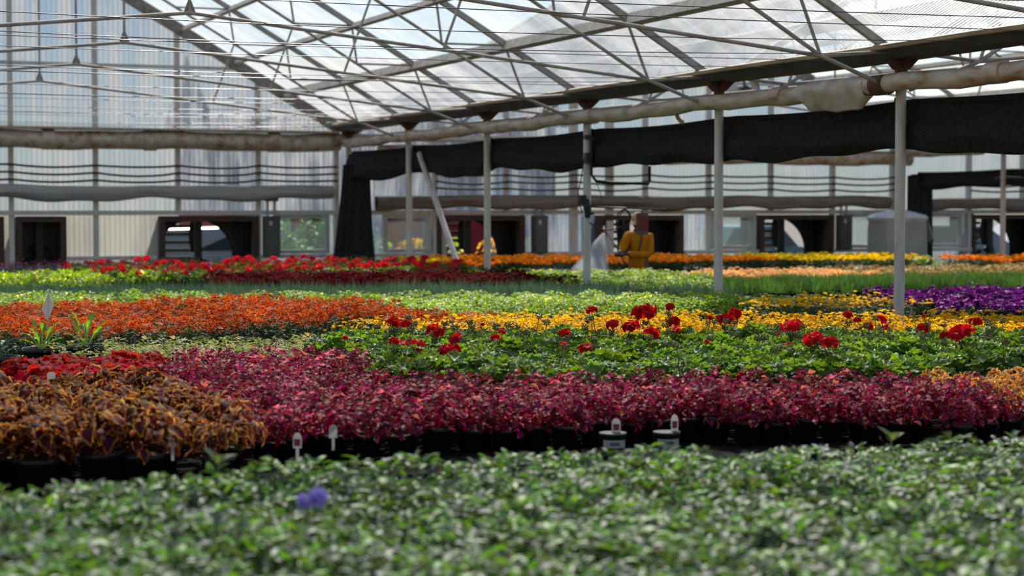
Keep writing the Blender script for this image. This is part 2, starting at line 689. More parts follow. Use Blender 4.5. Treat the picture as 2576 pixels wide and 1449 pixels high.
def fan(a, b, label, closed=False):
    z0, z1 = FAN_BOTTOM, HEAD - 0.02
    r = thing('exhaust_fan', label, 'fan', ((a + b) / 2, YW, z0), 0, 'exhaust fans along the back wall')
    f = 0.085
    D = 0.55
    g = G()
    cx = (a + b) / 2
    cz = (z0 + z1) / 2
    g.box((cx, YW - 0.01, z1 - f / 2), (b - a, 0.16, f))
    g.box((cx, YW - 0.01, z0 + f / 2), (b - a, 0.16, f))
    g.box((a + f / 2, YW - 0.01, cz), (f, 0.16, z1 - z0 - 2 * f))
    g.box((b - f / 2, YW - 0.01, cz), (f, 0.16, z1 - z0 - 2 * f))
    part(g, 'timber_frame', M['wood'], r, smooth=False)
    # black box behind the frame, with a round mouth in its back
    g = G()
    for xa in (a + 0.02, b - 0.02):
        g.box((xa, YW + 0.07 + D / 2, cz), (0.03, D, z1 - z0))
    for za in (z0 + 0.02, z1 - 0.02):
        g.box((cx, YW + 0.07 + D / 2, za), (b - a - 0.07, D, 0.03))
    part(g, 'casing', M['blackpaint'], r, smooth=False)
    hx = cx - 0.12 if b - a > 1.2 else cx
    R = min(0.60, (b - a) / 2 - 0.12)
    hz = cz - 0.16
    R = min(R, hz - z0 + 0.03) if b - a <= 1.2 else R
    n = 48
    V, F = [], []
    for k in range(n):
        an = 2 * PI * k / n
        c, s = math.cos(an), math.sin(an)
        V.append((hx + R * c, YW + 0.45, max(z0, hz + R * s)))
        t = min(((b - hx) if c > 0 else (hx - a)) / max(abs(c), 1e-4), ((z1 - hz) if s > 0 else (hz - z0)) / max(abs(s), 1e-4))
        V.append((hx + t * c, YW + 0.45, hz + t * s))
    for k in range(n):
        j = (k + 1) % n
        F.append([2 * k, 2 * j, 2 * j + 1, 2 * k + 1])
    g = G()
    V2 = [(x, y + 0.02, z) for x, y, z in V]
    g.add(V, np.array(F))
    g.add(V2, np.array(F)[:, ::-1])
    part(g, 'shroud', M['blackpaint'], r, smooth=False)
    if closed:
        g = G()
        for k in range(9):
            z = z0 + 0.12 + k * 0.095
            if z < z1 - 0.06:
                g.box((cx, YW + 0.56, z), (b - a - 0.1, 0.012, 0.10), mat=0)
        part(g, 'shutter', M['blackpaint'], r, smooth=False)
    else:
        g = G()
        for k in range(8):
            z = z0 + 0.08 + k * 0.125
            if z < z1:
                g.bar((a + 0.05, YW + 0.62, z), (hx + 0.02, YW + 0.62, z), 0.06, 0.055)
        part(g, 'louvre', M['louvre'], r, smooth=False)
    # motor stand, blades and hub
    g = G()
    g.box((hx + 0.02, YW + 0.30, cz), (0.11, 0.06, z1 - z0 - 0.06))
    g.lathe([(0.055, -0.1), (0.055, 0.1)], 14, (0, 0, 0))
    V = g.V[-1]
    g.V[-1] = np.stack([V[:, 0] + hx, V[:, 2] + YW + 0.30, V[:, 1] + hz], 1)
    part(g, 'motor', M['blackpaint'], r)
    for k in range(3):
        an = math.radians(90 + 118 * k)
        g = G()
        V = []
        nu, nv = 5, 7
        for j in range(nv):
            t = j / (nv - 1)
            rad = 0.09 + t * (R - 0.12)
            hw = 0.035 + 0.06 * math.sin(PI * min(1, t * 0.75 + 0.1))
            if hz + rad * math.sin(an) < z0 + 0.06:
                rad = (z0 + 0.06 - hz) / math.sin(an)
            for i in range(nu):
                s = (i / (nu - 1) - 0.5) * 2
                px, pz = rad * math.cos(an) - s * hw * math.sin(an), rad * math.sin(an) + s * hw * math.cos(an)
                V.append((hx + px, YW + 0.40 + s * 0.045, max(z0 + 0.05, hz + pz)))
        g.grid(V, nu, nv)
        part(g, 'blade', M['blackpaint'], r)
    return r


FAN_LABELS = ['closed dark exhaust fan cut off by the picture edge at far left', 'narrow closed exhaust fan beside cream wall panels at far left',
              'wide exhaust fan with bright round mouth above the far red geraniums', 'wide exhaust fan behind the slanting pipe brace',
              'wide exhaust fan in the wall right behind the person in mustard', 'wide exhaust fan over the yellow marigolds beside dark control box',
              'exhaust fan at far right edge with parked car showing through']
for (a, b), lb, cl in zip(FANS, FAN_LABELS, (1, 1, 0, 0, 0, 0, 0)):
    fan(a, b, lb, bool(cl))

# ---- grey control boxes on the wall with conduits
for bx, lb in ((7.30, 'grey electrical box between round fan and green window'), (11.82, 'grey electrical box with white sticker right of slanting brace'),
               (17.66, 'dark electrical box right of fan above yellow marigolds')):
    r = thing('control_box', lb, 'electrical box', (bx, YW - 0.2, 1.0), 0, 'electrical boxes on the back wall')
    g = G()
    g.box((bx, YW - 0.17, 1.30), (0.24, 0.16, 0.62))
    part(g, 'enclosure', M['greybox'], r, smooth=False)
    g = G()
    g.box((bx, YW - 0.257, 1.30), (0.21, 0.015, 0.58))
    part(g, 'door', M['greybox'], r, smooth=False)
    g = G()
    g.box((bx - 0.03, YW - 0.267, 1.50), (0.05, 0.004, 0.07))
    part(g, 'sticker', M['white_frame'], r, smooth=False)['label'] = 'small white sticker'
    g = G()
    g.tube((bx - 0.05, YW - 0.15, 1.61), (bx - 0.05, YW - 0.15, 1.84), 0.022)
    g.tube((bx + 0.06, YW - 0.15, 1.61), (bx + 0.06, YW - 0.15, 1.84), 0.022)
    part(g, 'conduit', M['galv'], r)
    g = G()
    g.box((bx + 0.01, YW - 0.15, 1.88), (0.2, 0.12, 0.09))
    part(g, 'junction_box', M['greybox'], r, smooth=False)


# ---- posts
POST_LABELS = ['pale steel post nearest the camera rising from the yellow flowers at right', 'pale steel post standing where light green plants meet long grassy plants',
               'pale steel post in the spray mist carrying black valves', 'pale steel post just left of the mist behind dark red coleus',
               'pale steel post next to the slanting brace', 'steel corner post against the back wall behind the hanging black curtain']


def post(x, y, label, top=2.88, name='steel_post'):
    r = thing(name, label, 'post', (x, y, 0), 0, 'steel posts under the gutters')
    g = G()
    g.lathe([(0.044, 0.0), (0.044, top)], 16, (x, y, 0))
    part(g, 'column', M['post'], r)
    g = G()
    g.lathe([(0.10, 0.0), (0.10, 0.012), (0.05, 0.012), (0.05, 0.05)], 16, (x, y, 0))
    part(g, 'base_plate', M['galv'], r)
    g = G()                                # rusty gusset that flares up to the gutter
    hw = 0.145
    zt, zb = 2.98, 2.86
    V = []
    for dy in (-0.045, 0.045):
        V += [(x - 0.05, y + dy, zb), (x + 0.05, y + dy, zb), (x + hw, y + dy, zt - 0.03), (x + hw, y + dy, zt), (x - hw, y + dy, zt), (x - hw, y + dy, zt - 0.03)]
    F6 = np.array([[5, 4, 3, 2, 1, 0], [6, 7, 8, 9, 10, 11]])
    F4 = np.array([[i, (i + 1) % 6, (i + 1) % 6 + 6, i + 6] for i in range(6)])
    g.add(V, [F6, F4])
    V = []
    for dx in (-0.012, 0.012):
        V += [(x + dx, y - 0.05, zb), (x + dx, y + 0.05, zb), (x + dx, y + hw, zt - 0.03), (x + dx, y + hw, zt), (x + dx, y - hw, zt), (x + dx, y - hw, zt - 0.03)]
    g.add(V, [F6, F4])
    g.lathe([(0.05, 2.80), (0.054, 2.88)], 14, (x, y, 0))
    part(g, 'gusset', M['rust'], r, smooth=False)['label'] = 'rusty gusset plate'
    return r


for i, y in enumerate(POSTY):
    post(X0, y, POST_LABELS[i])
post(X0, POSTY[4] + BAY - 0.16, POST_LABELS[5])
P2L = ['pale steel post of the second row standing left of orange marigolds', 'pale steel post of the second row at far right beside the black curtain',
       'corner post of the second row behind the second black curtain']
for i, (y, lb) in enumerate(((24.73, P2L[1]),)):
    post(X1, y, lb)
post(X1, 27.6, P2L[2])

# slanting brace pipe
g = G()
g.tube((X0 + 0.02, 24.36, 2.50), (X0 + 0.02, 21.85, 0.02), 0.04, 12)
tag(sharp(g.build('brace_pipe', M['post'])), 'pale steel pipe slanting down from fifth post into the red geraniums', 'brace')


# ---- gutters
def gutter(x, label):
    r = thing('gutter', label, 'gutter', (x, 10, 2.9), 0, 'valley gutters between the roofs')
    prof = [(-0.25, 3.05), (-0.25, 3.02), (-0.15, 2.945), (0.15, 2.945), (0.25, 3.02), (0.25, 3.05), (0.238, 3.05), (0.14, 2.962), (-0.14, 2.962), (-0.238, 3.05)]
    ys = np.linspace(-3, YW - 0.02, 40)
    V = [(x + a, y, b + 0.006 * math.sin(y * 1.3)) for y in ys for a, b in prof]
    g = G()
    g.grid(V, len(prof), len(ys), wrapu=True)
    part(g, 'trough', M['gutter_under'], r, smooth=False)
    for s in (-1, 1):
        g = G()
        pr = [(-0.285, 3.04), (-0.275, 3.012), (-0.255, 3.006), (-0.243, 3.02), (-0.252, 3.055)]
        V = [(x - s * a, y, b + 0.004 * math.sin(y * 1.9 + s)) for y in ys for a, b in pr]
        g.grid(V, len(pr), len(ys), wrapu=True)
        part(g, 'lip', M['gutter_lip'], r, smooth=False)['label'] = 'beige metal lip along the roof edge'
    return r


gutter(X0, 'long beige valley gutter over the main row of posts')
gutter(X1, 'second valley gutter over the far right row of posts')


# ---- roof trusses
def make_truss(label):
    r = thing('roof_truss', label, 'truss', (0, 0, 0), 0, 'roof trusses')
    zs = [3.515, 3.98, 4.45, 4.92]
    rx = [HS - 0.07 - (z - EZ) / SL for z in zs]
    JX, JZ = 4.38, 2.95
    cx = [JX - (z - JZ) / SL for z in zs]
    TZ = JZ + JX * 0.105
    for s in (-1, 1):
        g = G()
        g.bar((0, 0, roof_z(0) + 0.02), (s * (HS - 0.04), 0, EZ), 0.055, 0.06)
        part(g, 'rafter', M['galv'], r, smooth=False)
        g = G()
        g.path([(s * 0.62, 0, JZ + (JX - 0.62) * SL), (s * JX, 0, JZ), (s * 5.06, 0, 2.70)], 0.018, 8)
        part(g, 'lower_chord', M['galv'], r)
        g = G()
        g.tube((s * JX, 0, JZ), (0, 0, TZ), 0.017, 8)
        part(g, 'tie', M['galv'], r)
        g = G()
        g.tube((s * JX, 0, JZ), (s * 4.95, 0, EZ + 0.02), 0.016, 8)
        part(g, 'strut', M['galv'], r)
        for k in range(3):
            a = (s * JX, 0, JZ) if k == 0 else (s * cx[k - 1], 0, zs[k - 1])
            g = G()
            g.tube(a, (s * rx[k], 0, zs[k]), 0.014, 6)
            part(g, 'web', M['galv'], r)
            g = G()
            g.tube((s * rx[k], 0, zs[k]), (s * cx[k], 0, zs[k]), 0.013, 6)
            part(g, 'strut', M['galv'], r)
        g = G()
        g.tube((s * cx[1], 0, zs[1]), (s * 2.31, 0, JZ + (JX - 2.31) * 0.105), 0.013, 6)
        part(g, 'web', M['galv'], r)
    g = G()
    g.tube((0, 0, TZ), (0, 0, roof_z(0)), 0.014, 8)
    part(g, 'king_rod', M['galv'], r)
    g = G()
    V = [(-0.06, -0.01, TZ - 0.02), (0.06, -0.01, TZ - 0.02), (0.015, -0.01, TZ + 0.10), (-0.015, -0.01, TZ + 0.10)]
    V += [(a, 0.01, c) for a, b, c in V]
    g.add(V, np.array([[0, 1, 2, 3], [7, 6, 5, 4], [0, 4, 5, 1], [1, 5, 6, 2], [2, 6, 7, 3], [3, 7, 4, 0]]))
    part(g, 'gusset', M['galv_dark'], r, smooth=False)
    return r


t0 = make_truss('steel roof truss nearest the camera along the top edge')
t0.location = (RIDGE[0], POSTY[0] - BAY, 0)
bpy.context.view_layer.update()
KIDS = kid_map()
TL = ['steel roof truss over the nearest post in main roof', 'steel roof truss over the second nearest post in main roof',
      'steel roof truss over the mist post in main roof', 'steel roof truss over the fourth post in main roof',
      'farthest steel roof truss in main roof near the end wall']
for i, y in enumerate(POSTY):
    c = copy_tree(t0, KIDS)
    c.location = (RIDGE[0], y, 0)
    c['label'] = TL[i]
for h in (1, 2):
    for i in range(-1, 5):
        if h == 2 and i < 2:
            continue
        c = copy_tree(t0, KIDS)
        c.location = (RIDGE[h], POSTY[0] + BAY * i, 0)
        c['label'] = ('steel roof truss under the second roof seen beyond the gutter' if h == 1 else 'steel roof truss under the third roof beyond the far right posts')
        c['group'] = 'trusses of the second roof' if h == 1 else 'trusses of the third roof'

# ---- purlins
PZ = [3.515, 3.98, 4.45, 4.92, 5.40]
for h, r in enumerate(RIDGE):
    for sg in ((1,) if h == 0 else ((-1, 1) if h == 1 else (-1,))):
        for k, z in enumerate(PZ):
            x = r + sg * (HS - 0.07 - (z - EZ) / SL)
            g = G()
            wd = (0.06, 0.125) if k == 0 else (0.045, 0.075)
            g.bar((x, 1.0, z - 0.012), (x, YW - 0.12, z - 0.012), wd[0], wd[1], up=(sg * SL, 0, 1))
            o = g.build('purlin', M['galv'], smooth=False)
            if h == 0:
                lb = ['broad grey purlin running lowest along the main roof', 'second lowest grey purlin along the main roof', 'third grey purlin up the main roof',
                      'fourth grey purlin up the main roof', 'grey purlin next to the main ridge'][k]
                tag(o, lb, 'purlin', 'purlins of the main roof')
            else:
                tag(o, 'grey purlin under the %s roof beyond the gutter' % ('second', 'third')[h - 1], 'purlin', 'purlins of the %s roof' % ('second', 'third')[h - 1])

# ---- taut wires across the house
for i in range(22):
    y = 7.6 + i * 0.92
    z0 = 2.965 + 0.012 * math.sin(i * 2.1)
    pts = [(-1.45 + 9.75 * t, y + 0.03 * math.sin(i), z0 - 0.10 * (1 - (2 * t - 1) ** 2) * (0.6 + 0.4 * math.sin(i * 1.7))) for t in np.linspace(0, 1, 13)]
    g = G()
    g.path(pts, 0.0032, 5)
    tag(g.build('shade_wire', M['wire']), 'thin taut steel wire strung across the main roof below the trusses', 'wire', 'wires across the main roof')


# ---- ducts and pipes
def sagpipe(name, label, cat, p0, p1, r, mat, n=14, waves=0.012, coup=(), wrap=None):
    root = thing(name, label, cat, p0)
    a, b = Vector(p0), Vector(p1)
    L = (b - a).length
    pts = []
    for t in np.linspace(0, 1, max(6, int(L / 0.35))):
        p = a.lerp(b, t)
        p.z += waves * math.sin(t * L * 2.1) - 0.008 * math.sin(t * L * 5.3)
        pts.append(tuple(p))
    g = G()
    g.path(pts, [r * (1 + 0.05 * math.sin(i * 1.9)) for i in range(len(pts))], n)
    part(g, 'duct_tube', mat, root, deg=70)
    d = (b - a).normalized()
    for c in coup:
        p = a + d * c
        g = G()
        g.tube(tuple(p - d * 0.09), tuple(p + d * 0.09), r * 1.13, n)
        part(g, 'coupling', M['rust'] if c == coup[0] and 'main row' not in label and 'along the posts' in label else M['duct'], root)
    return root


pr = sagpipe('air_duct', 'long stained cream duct hung below the gutter along the posts', 'duct', (X0 - 0.16, 3.0, 2.735), (X0 - 0.16, YW - 0.5, 2.735), 0.075, M['duct'],
             coup=(9.60, 11.2, 15.2, 8.1, 18.2, 21.3))
# stained sheet tied around the duct
g = G()
V = []
y0, y1 = at_y(2222, 240, 12.9)[1], 14.05
NV = 26
for j, t in enumerate(np.linspace(0, 1, NV)):
    y = 12.78 + t * 1.05
    drop = 0.085 + 0.02 * math.sin(t * PI) - 0.03 * t + 0.004 * math.sin(t * 17)
    ring = []
    for k in range(20):
        an = PI * 2 * k / 20
        cx_, cz_ = math.cos(an), math.sin(an)
        endk = min(1.0, 8 * t, 8 * (1 - t))
        rr = 0.080 + 0.012 * endk + 0.005 * math.sin(5 * an + t * 9)
        x_, z_ = rr * cx_, rr * cz_
        if z_ < 0:
            z_ -= drop * (-cz_) ** 1.3 * endk
            x_ *= 1 - 0.72 * (-cz_) ** 1.5 * endk
            x_ += 0.012 * math.sin(t * 14) * (-cz_)
        ring.append((X0 - 0.16 + x_, y, 2.735 + z_))
    V += ring
g.grid(V, 20, NV, wrapu=True)
tag(g.build('duct_wrap', M['wrap']), 'dirty white sheet wrapped around the cream duct left of the nearest post', 'wrap')
sagpipe('air_duct', 'second cream duct hung along the far right row of posts', 'duct', (X1 - 0.16, 18.0, 2.72), (X1 - 0.16, YW - 0.5, 2.72), 0.10, M['duct'], coup=(5.0, 7.2))
sagpipe('air_duct', 'thick stained duct along the end wall of the main house', 'duct', (-1.0, YW - 0.35, 2.74), (8.35, YW - 0.35, 2.74), 0.135, M['duct'], n=16, coup=(4.9, 6.4, 8.3))
sagpipe('air_duct', 'thick pale duct along the end wall of the second house', 'duct', (9.0, YW - 0.35, 2.60), (18.9, YW - 0.35, 2.60), 0.125, M['duct'], n=16, coup=(3.0, 6.0))
g = G()
g.bar((-1.0, YW - 0.42, 2.905), (8.3, YW - 0.42, 2.905), 0.2, 0.03)
tag(g.build('duct_ledge', M['gutter_lip'], smooth=False), 'flat beige ledge above the thick duct of the main house', 'ledge')
g = G()
g.bar((9.0, YW - 0.42, 2.80), (18.9, YW - 0.42, 2.80), 0.2, 0.03)
tag(g.build('duct_ledge', M['gutter_lip'], smooth=False), 'flat beige ledge above the pale duct of the second house', 'ledge')


# ---- hoses strung along the wall, three per house, drooping between uprights
def wall_hose(z, xa, xb, label, grp, r=0.017):
    ups = [u for u in UPR if xa <= u <= xb]
    pts = []
    for a, b in zip(ups[:-1], ups[1:]):
        d = 0.02 + 0.03 * random.random()
        for t in np.linspace(0, 1, 7)[:-1]:
            pts.append((a + (b - a) * t, YW - 0.12, z - d * 4 * t * (1 - t) + 0.01 * math.sin(a)))
    pts.append((ups[-1], YW - 0.12, z))
    g = G()
    g.path(pts, r, 7)
    tag(g.build('wall_hose', M['hose']), label, 'hose', grp)


for k, z in enumerate((2.38, 2.27, 2.16)):
    nm = ('upper', 'middle', 'lower')[k]
    wall_hose(z, 0.9, 8.4, '%s brown hose strung along the end wall of the main house' % nm, 'hoses on the end wall')
    wall_hose(z - 0.10, 10.0, 18.8, '%s brown hose strung along the end wall of the second house' % nm, 'hoses on the end wall')
    wall_hose(z - 0.12, 20.4, 21.8, '%s brown hose strung along the wall at far right' % nm, 'hoses on the end wall')


# ---- rolled grey side curtains on the wall
M['brown_cloth'] = surf('brown_grey_side_curtain', lin(146, 132, 118), lin(116, 102, 90), rough=0.75, scale=3, stretch=(0.5, 2, 5), c3=lin(92, 74, 64))


def rolled(xa, xb, z, label, mat='grey_cloth'):
    n = int((xb - xa) / 0.15)
    V = []
    ps = 18
    for j in range(n + 1):
        x = xa + (xb - xa) * j / n
        sag = 0.022 * math.sin(x * 2.55) + 0.012 * math.sin(x * 6.1)
        for k in range(ps):
            an = 2 * PI * k / ps
            rr = 1 + 0.10 * math.sin(3 * an + x * 1.3) + 0.06 * math.sin(7 * an + x * 3)
            V.append((x, YW - 0.19 + 0.075 * rr * math.cos(an), z + sag * (0.3 if math.sin(an) > 0 else 1.2) + 0.105 * rr * math.sin(an)))
    g = G()
    g.grid(V, ps, n + 1, wrapu=True)
    tag(g.build('rolled_curtain', M[mat]), label, 'curtain', 'rolled grey curtains on the end wall')


rolled(-0.5, 8.3, 1.965, 'grey rolled up side curtain on the end wall of the main house')
rolled(9.0, 18.6, 1.83, 'brown grey rolled up side curtain on the end wall behind the mist', 'brown_cloth')
rolled(19.1, 23.5, 1.80, 'brown grey rolled up side curtain on the wall at far right', 'brown_cloth')


# ---- black shade curtains
def shade(x, ya, yb, ztop, zbot, label, seed, bend=0.0):
    r2 = np.random.default_rng(seed)
    ph = r2.uniform(0, 6, 8)
    n = int((yb - ya) / 0.06)
    prof_n = 26
    V = []
    for j in range(n + 1):
        y = ya + (yb - ya) * j / n
        bay = ((y - POSTY[0]) / BAY) % 1.0
        sag = 0.055 * math.sin(bay * PI) + 0.03 * math.sin(y * 1.7 + ph[0]) + 0.014 * math.sin(y * 5.1 + ph[1])
        zb = zbot - sag
        zt = ztop - 0.03 * math.sin(bay * PI) + 0.006 * math.sin(y * 9 + ph[2])
        e = min(1.0, max(0.0, (y - 24.8) / 2.2))
        xo = x - bend * e * e * (3 - 2 * e)
        for k in range(prof_n):
            t = k / prof_n
            an = 2 * PI * t
            # drop shaped: thin at the top cord, fat in the folded belly
            v = 0.5 - 0.5 * math.cos(an)
            side = 1 if t < 0.5 else -1
            wdt = 0.018 + 0.075 * math.sin(PI * v ** 1.6) + 0.012 * math.sin(v * 14 + y * 2.3 + ph[3]) + 0.012 * math.sin(v * 6 - y * 3.9 + ph[4])
            V.append((xo + side * max(0.008, wdt) * (1 if 0 < v < 1 else 0), y, zt + (zb - zt) * v))
    g = G()
    g.grid(V, prof_n, n + 1, wrapu=True)
    root = thing('shade_curtain', label, 'curtain', (x, ya, zbot), 0, 'black shade curtains along the post rows')
    part(g, 'folded_cloth', M['black_cloth'], root, deg=180)
    g = G()
    pts = []
    for j in range(0, n + 1, 4):
        y = ya + (yb - ya) * j / n
        bay = ((y - POSTY[0]) / BAY) % 1.0
        e = min(1.0, max(0.0, (y - 24.8) / 2.2))
        pts.append((x - bend * e * e * (3 - 2 * e), y, ztop - 0.03 * math.sin(bay * PI) + 0.012))
    g.path(pts, 0.03, 8)
    part(g, 'top_hem', M['black_cloth'], root, deg=180)
    for i, py in enumerate(POSTY):
        if ya < py < yb and abs(x - X0) < 1:
            g = G()
            g.bar((x - 0.03, py + 0.08, ztop - 0.0), (x - 0.02, py + 0.26, ztop + 0.03), 0.02, 0.07)
            part(g, 'knotted_end', M['black_cloth'], root)
    return root


shade(X0 + 0.14, 3.0, 27.2, 2.588, 2.225, 'black shade curtain gathered along the main row of posts', 3, 0.26)
shade(X1 + 0.14, 15.0, 27.2, 2.34, 2.10, 'smaller black shade curtain gathered along the far right posts', 5, 0.2)


def hanging(x, y, ztop, zbot, w0, w1, label, lean):
    V = []
    n, m = 26, 72
    for j in range(n):
        t = j / (n - 1)
        z = ztop + (zbot - ztop) * t
        w = w0 + (w1 - w0) * (t ** 1.25)
        for k in range(m):
            an = 2 * PI * k / m
            rr = 1 + (0.10 + 0.06 * t) * math.sin(11 * an + 0.6 * math.sin(t * 3)) + 0.03 * math.sin(23 * an)
            V.append((x + lean * t + w / 2 * rr * math.cos(an), y + 0.17 * rr * math.sin(an), z))
    g = G()
    g.grid(V, m, n, wrapu=True)
    tag(g.build('hanging_curtain', M['black_cloth']), label, 'curtain', 'gathered black curtain ends')


hanging(8.47, 26.95, 2.40, 0.4, 0.38, 0.70, 'tall black curtain bunched and hanging beside the green window', -0.06)
hanging(18.80, 27.0, 2.30, 0.4, 0.42, 0.46, 'tall black curtain bunched beside the white tank at right', 0.0)

# ================================================================== PLANTS
BZ = 0.712            # top of the benches


def rot(yaw, pitch, roll=0.0):
    cy, sy = math.cos(yaw), math.sin(yaw)
    cp, sp_ = math.cos(pitch), math.sin(pitch)
    cr, sr = math.cos(roll), math.sin(roll)
    Rz = np.array([[cy, -sy, 0], [sy, cy, 0], [0, 0, 1]])
    Rx = np.array([[1, 0, 0], [0, cp, -sp_], [0, sp_, cp]])
    Ry = np.array([[cr, 0, sr], [0, 1, 0], [-sr, 0, cr]])
    return Rz @ Rx @ Ry


def leaf_tpl(L, W, nl=6, nw=4, curl=0.5, fold=0.25, shape='ovate', serr=0.0, wave=0.0):
    V, UV = [], []
    ang = 0.0
    y = z = 0.0
    pv = 0.0
    for i in range(nl + 1):
        v = i / nl
        ang = -curl * v
        y += (v - pv) * L * math.cos(ang)
        z += (v - pv) * L * math.sin(ang)
        pv = v
        if shape == 'ovate':
            w = math.sin(PI * min(1, v * 0.97 + 0.03) ** 0.72) ** 0.85
        elif shape == 'oblong':
            w = math.sin(PI * (v * 0.9 + 0.08)) ** 0.6
        elif shape == 'obovate':
            w = math.sin(PI * (v * 0.93 + 0.03) ** 1.5) ** 0.8
        else:
            w = (1 - v) ** 0.6
        w = max(w, 0.03) * W / 2
        if serr and 0 < i < nl:
            w *= 1 + serr * (1 if i % 2 else -1)
        for k in range(nw + 1):
            u = k / nw * 2 - 1
            V.append((u * w, y, z + abs(u) * w * fold * 2 + wave * math.sin(i * 1.9 + u * 2) * abs(u)))
            UV.append((k / nw, v))
    F = []
    n1 = nw + 1
    for i in range(nl):
        for k in range(nw):
            F.append([i * n1 + k, i * n1 + k + 1, (i + 1) * n1 + k + 1, (i + 1) * n1 + k])
    return np.array(V), np.array(F), np.array(UV)


def round_tpl(R, rings=3, seg=21, ruffle=0.12, cup=0.15, lobes=7, notch=0.12):
    V, UV = [(0, 0, 0)], [(0.5, 0.0)]
    for j in range(1, rings + 1):
        r = j / rings
        for k in range(seg):
            a = 2 * PI * k / seg
            e = 1 + (notch * math.cos(lobes * a) if j == rings else 0.0)
            if abs(a - PI * 1.5) < 0.25:
                e *= 0.55
            z = R * (cup * r * r + ruffle * r * r * math.sin(lobes * a + 0.7))
            V.append((R * r * e * math.cos(a), R * r * e * math.sin(a), z))
            UV.append((0.5 + 0.5 * r, 0.0))
    T = np.array([[0, 1 + k, 1 + (k + 1) % seg] for k in range(seg)])
    Q = []
    for j in range(rings - 1):
        for k in range(seg):
            a, b = 1 + j * seg + k, 1 + j * seg + (k + 1) % seg
            Q.append([a, a + seg, b + seg, b])
    return np.array(V), [T, np.array(Q)], np.array(UV)


def put(g, tpl, pos, R, s=1.0, rnd=0.5, mat=0):
    V, F, UV = tpl
    g.add((V * s) @ R.T + np.array(pos), F, UV, mat, rnd)


def U(rs, a, b):
    return a + (b - a) * rs.random()


def bush(rs, n, tpls, Rr, h, z0, pin=(5, 40), pout=(-55, -5), yawj=0.9, smin=0.7, smax=1.15, dome=0.45, layers=0.5, back=0.45, mats=1, roll=0.35):
    g = G()
    for i in range(n):
        t = math.sqrt(rs.random())
        a = 2.399963 * i + U(rs, -0.4, 0.4)
        lay = 1.0 if rs.random() > layers else U(rs, 0.35, 0.95)
        z = z0 + (h - z0) * (1 - dome * t * t) * lay + U(rs, -0.01, 0.01)
        tpl = tpls[int(rs.integers(len(tpls)))]
        pitch = math.radians(U(rs, *pin) * (1 - t) + U(rs, *pout) * t)
        yaw = a - PI / 2 + U(rs, -yawj, yawj)
        R = rot(yaw, pitch, U(rs, -roll, roll))
        s = U(rs, smin, smax)
        L = tpl[0][:, 1].max() if len(tpl[0]) else 0
        off = R @ np.array([0, -L * back * s, 0])
        put(g, tpl, (Rr * t * math.cos(a) + off[0], Rr * t * math.sin(a) + off[1], z + off[2]), R, s, rs.random(), int(rs.integers(mats)) if mats > 1 else 0)
    return g


def stems(g, rs, n, Rr, z0, z1, r=0.0022, mat=0):
    for i in range(n):
        a = rs.random() * 2 * PI
        t = math.sqrt(rs.random()) * 0.8
        g.path([(0.15 * Rr * math.cos(a), 0.15 * Rr * math.sin(a), z0), (Rr * t * 0.7 * math.cos(a), Rr * t * 0.7 * math.sin(a), (z0 + z1) / 2), (Rr * t * math.cos(a), Rr * t * math.sin(a), z1)], r, 4, mat, caps=False)


def blades(rs, n, L, w, Rr, z0, spread=35, tipdrop=0.5, base=0.35):
    g = G()
    for i in range(n):
        a = rs.random() * 2 * PI
        t = math.sqrt(rs.random())
        tp = leaf_tpl(L, w, 3, 1, curl=U(rs, 0.05, tipdrop), fold=0.0, shape='blade')
        pitch = math.radians(90 - U(rs, 2, spread) * (0.3 + t))
        put(g, tp, (Rr * base * t * math.cos(a), Rr * base * t * math.sin(a), z0), rot(a - PI / 2 + U(rs, -0.5, 0.5), pitch), U(rs, 0.6, 1.1), rs.random())
    return g


def daisy(npet, L, W, cup=0.3, disc=0.25, nl=2, nw=2):
    g = G()
    tp = leaf_tpl(L, W, nl, nw, curl=0.35, fold=0.1, shape='obovate')
    for k in range(npet):
        put(g, tp, (0, 0, 0), rot(2 * PI * k / npet, cup), 1.0, (k * 0.37) % 1.0)
    r = L * disc
    g.lathe([(r, 0.0), (r * 0.8, r * 0.5), (r * 0.3, r * 0.7)], 6, (0, 0, 0), mat=1, capb=False)
    return g


def scatter_flowers(rs, fl, n, Rr, h, dome=0.35, tilt=40, smin=0.75, smax=1.15, rise=0.02):
    g = G()
    for i in range(n):
        t = math.sqrt(rs.random())
        a = 2.399963 * i + U(rs, -0.5, 0.5)
        z = h * (1 - dome * t * t) + U(rs, -rise, rise)
        R = rot(a - PI / 2 + U(rs, -1, 1), math.radians(-U(rs, 0, tilt) * (0.4 + t)))
        g.merge(fl[int(rs.integers(len(fl)))], R * U(rs, smin, smax), (Rr * t * math.cos(a), Rr * t * math.sin(a), z), rs.random())
    return g


def pompon(r):
    g = G()
    V = []
    n, m = 9, 5
    pr = []
    for j in range(m):
        t = j / (m - 1)
        pr.append((r * math.sin(PI * (0.18 + 0.80 * t)) * (1.0 if j % 2 else 0.86), r * 0.75 * (-math.cos(PI * (0.18 + 0.80 * t)))))
    g.lathe(pr, n, (0, 0, 0), capb=True, capt=True)
    return g


# ---- leaf and petal materials
def rgb(r, g, b):
    return lin(r, g, b)


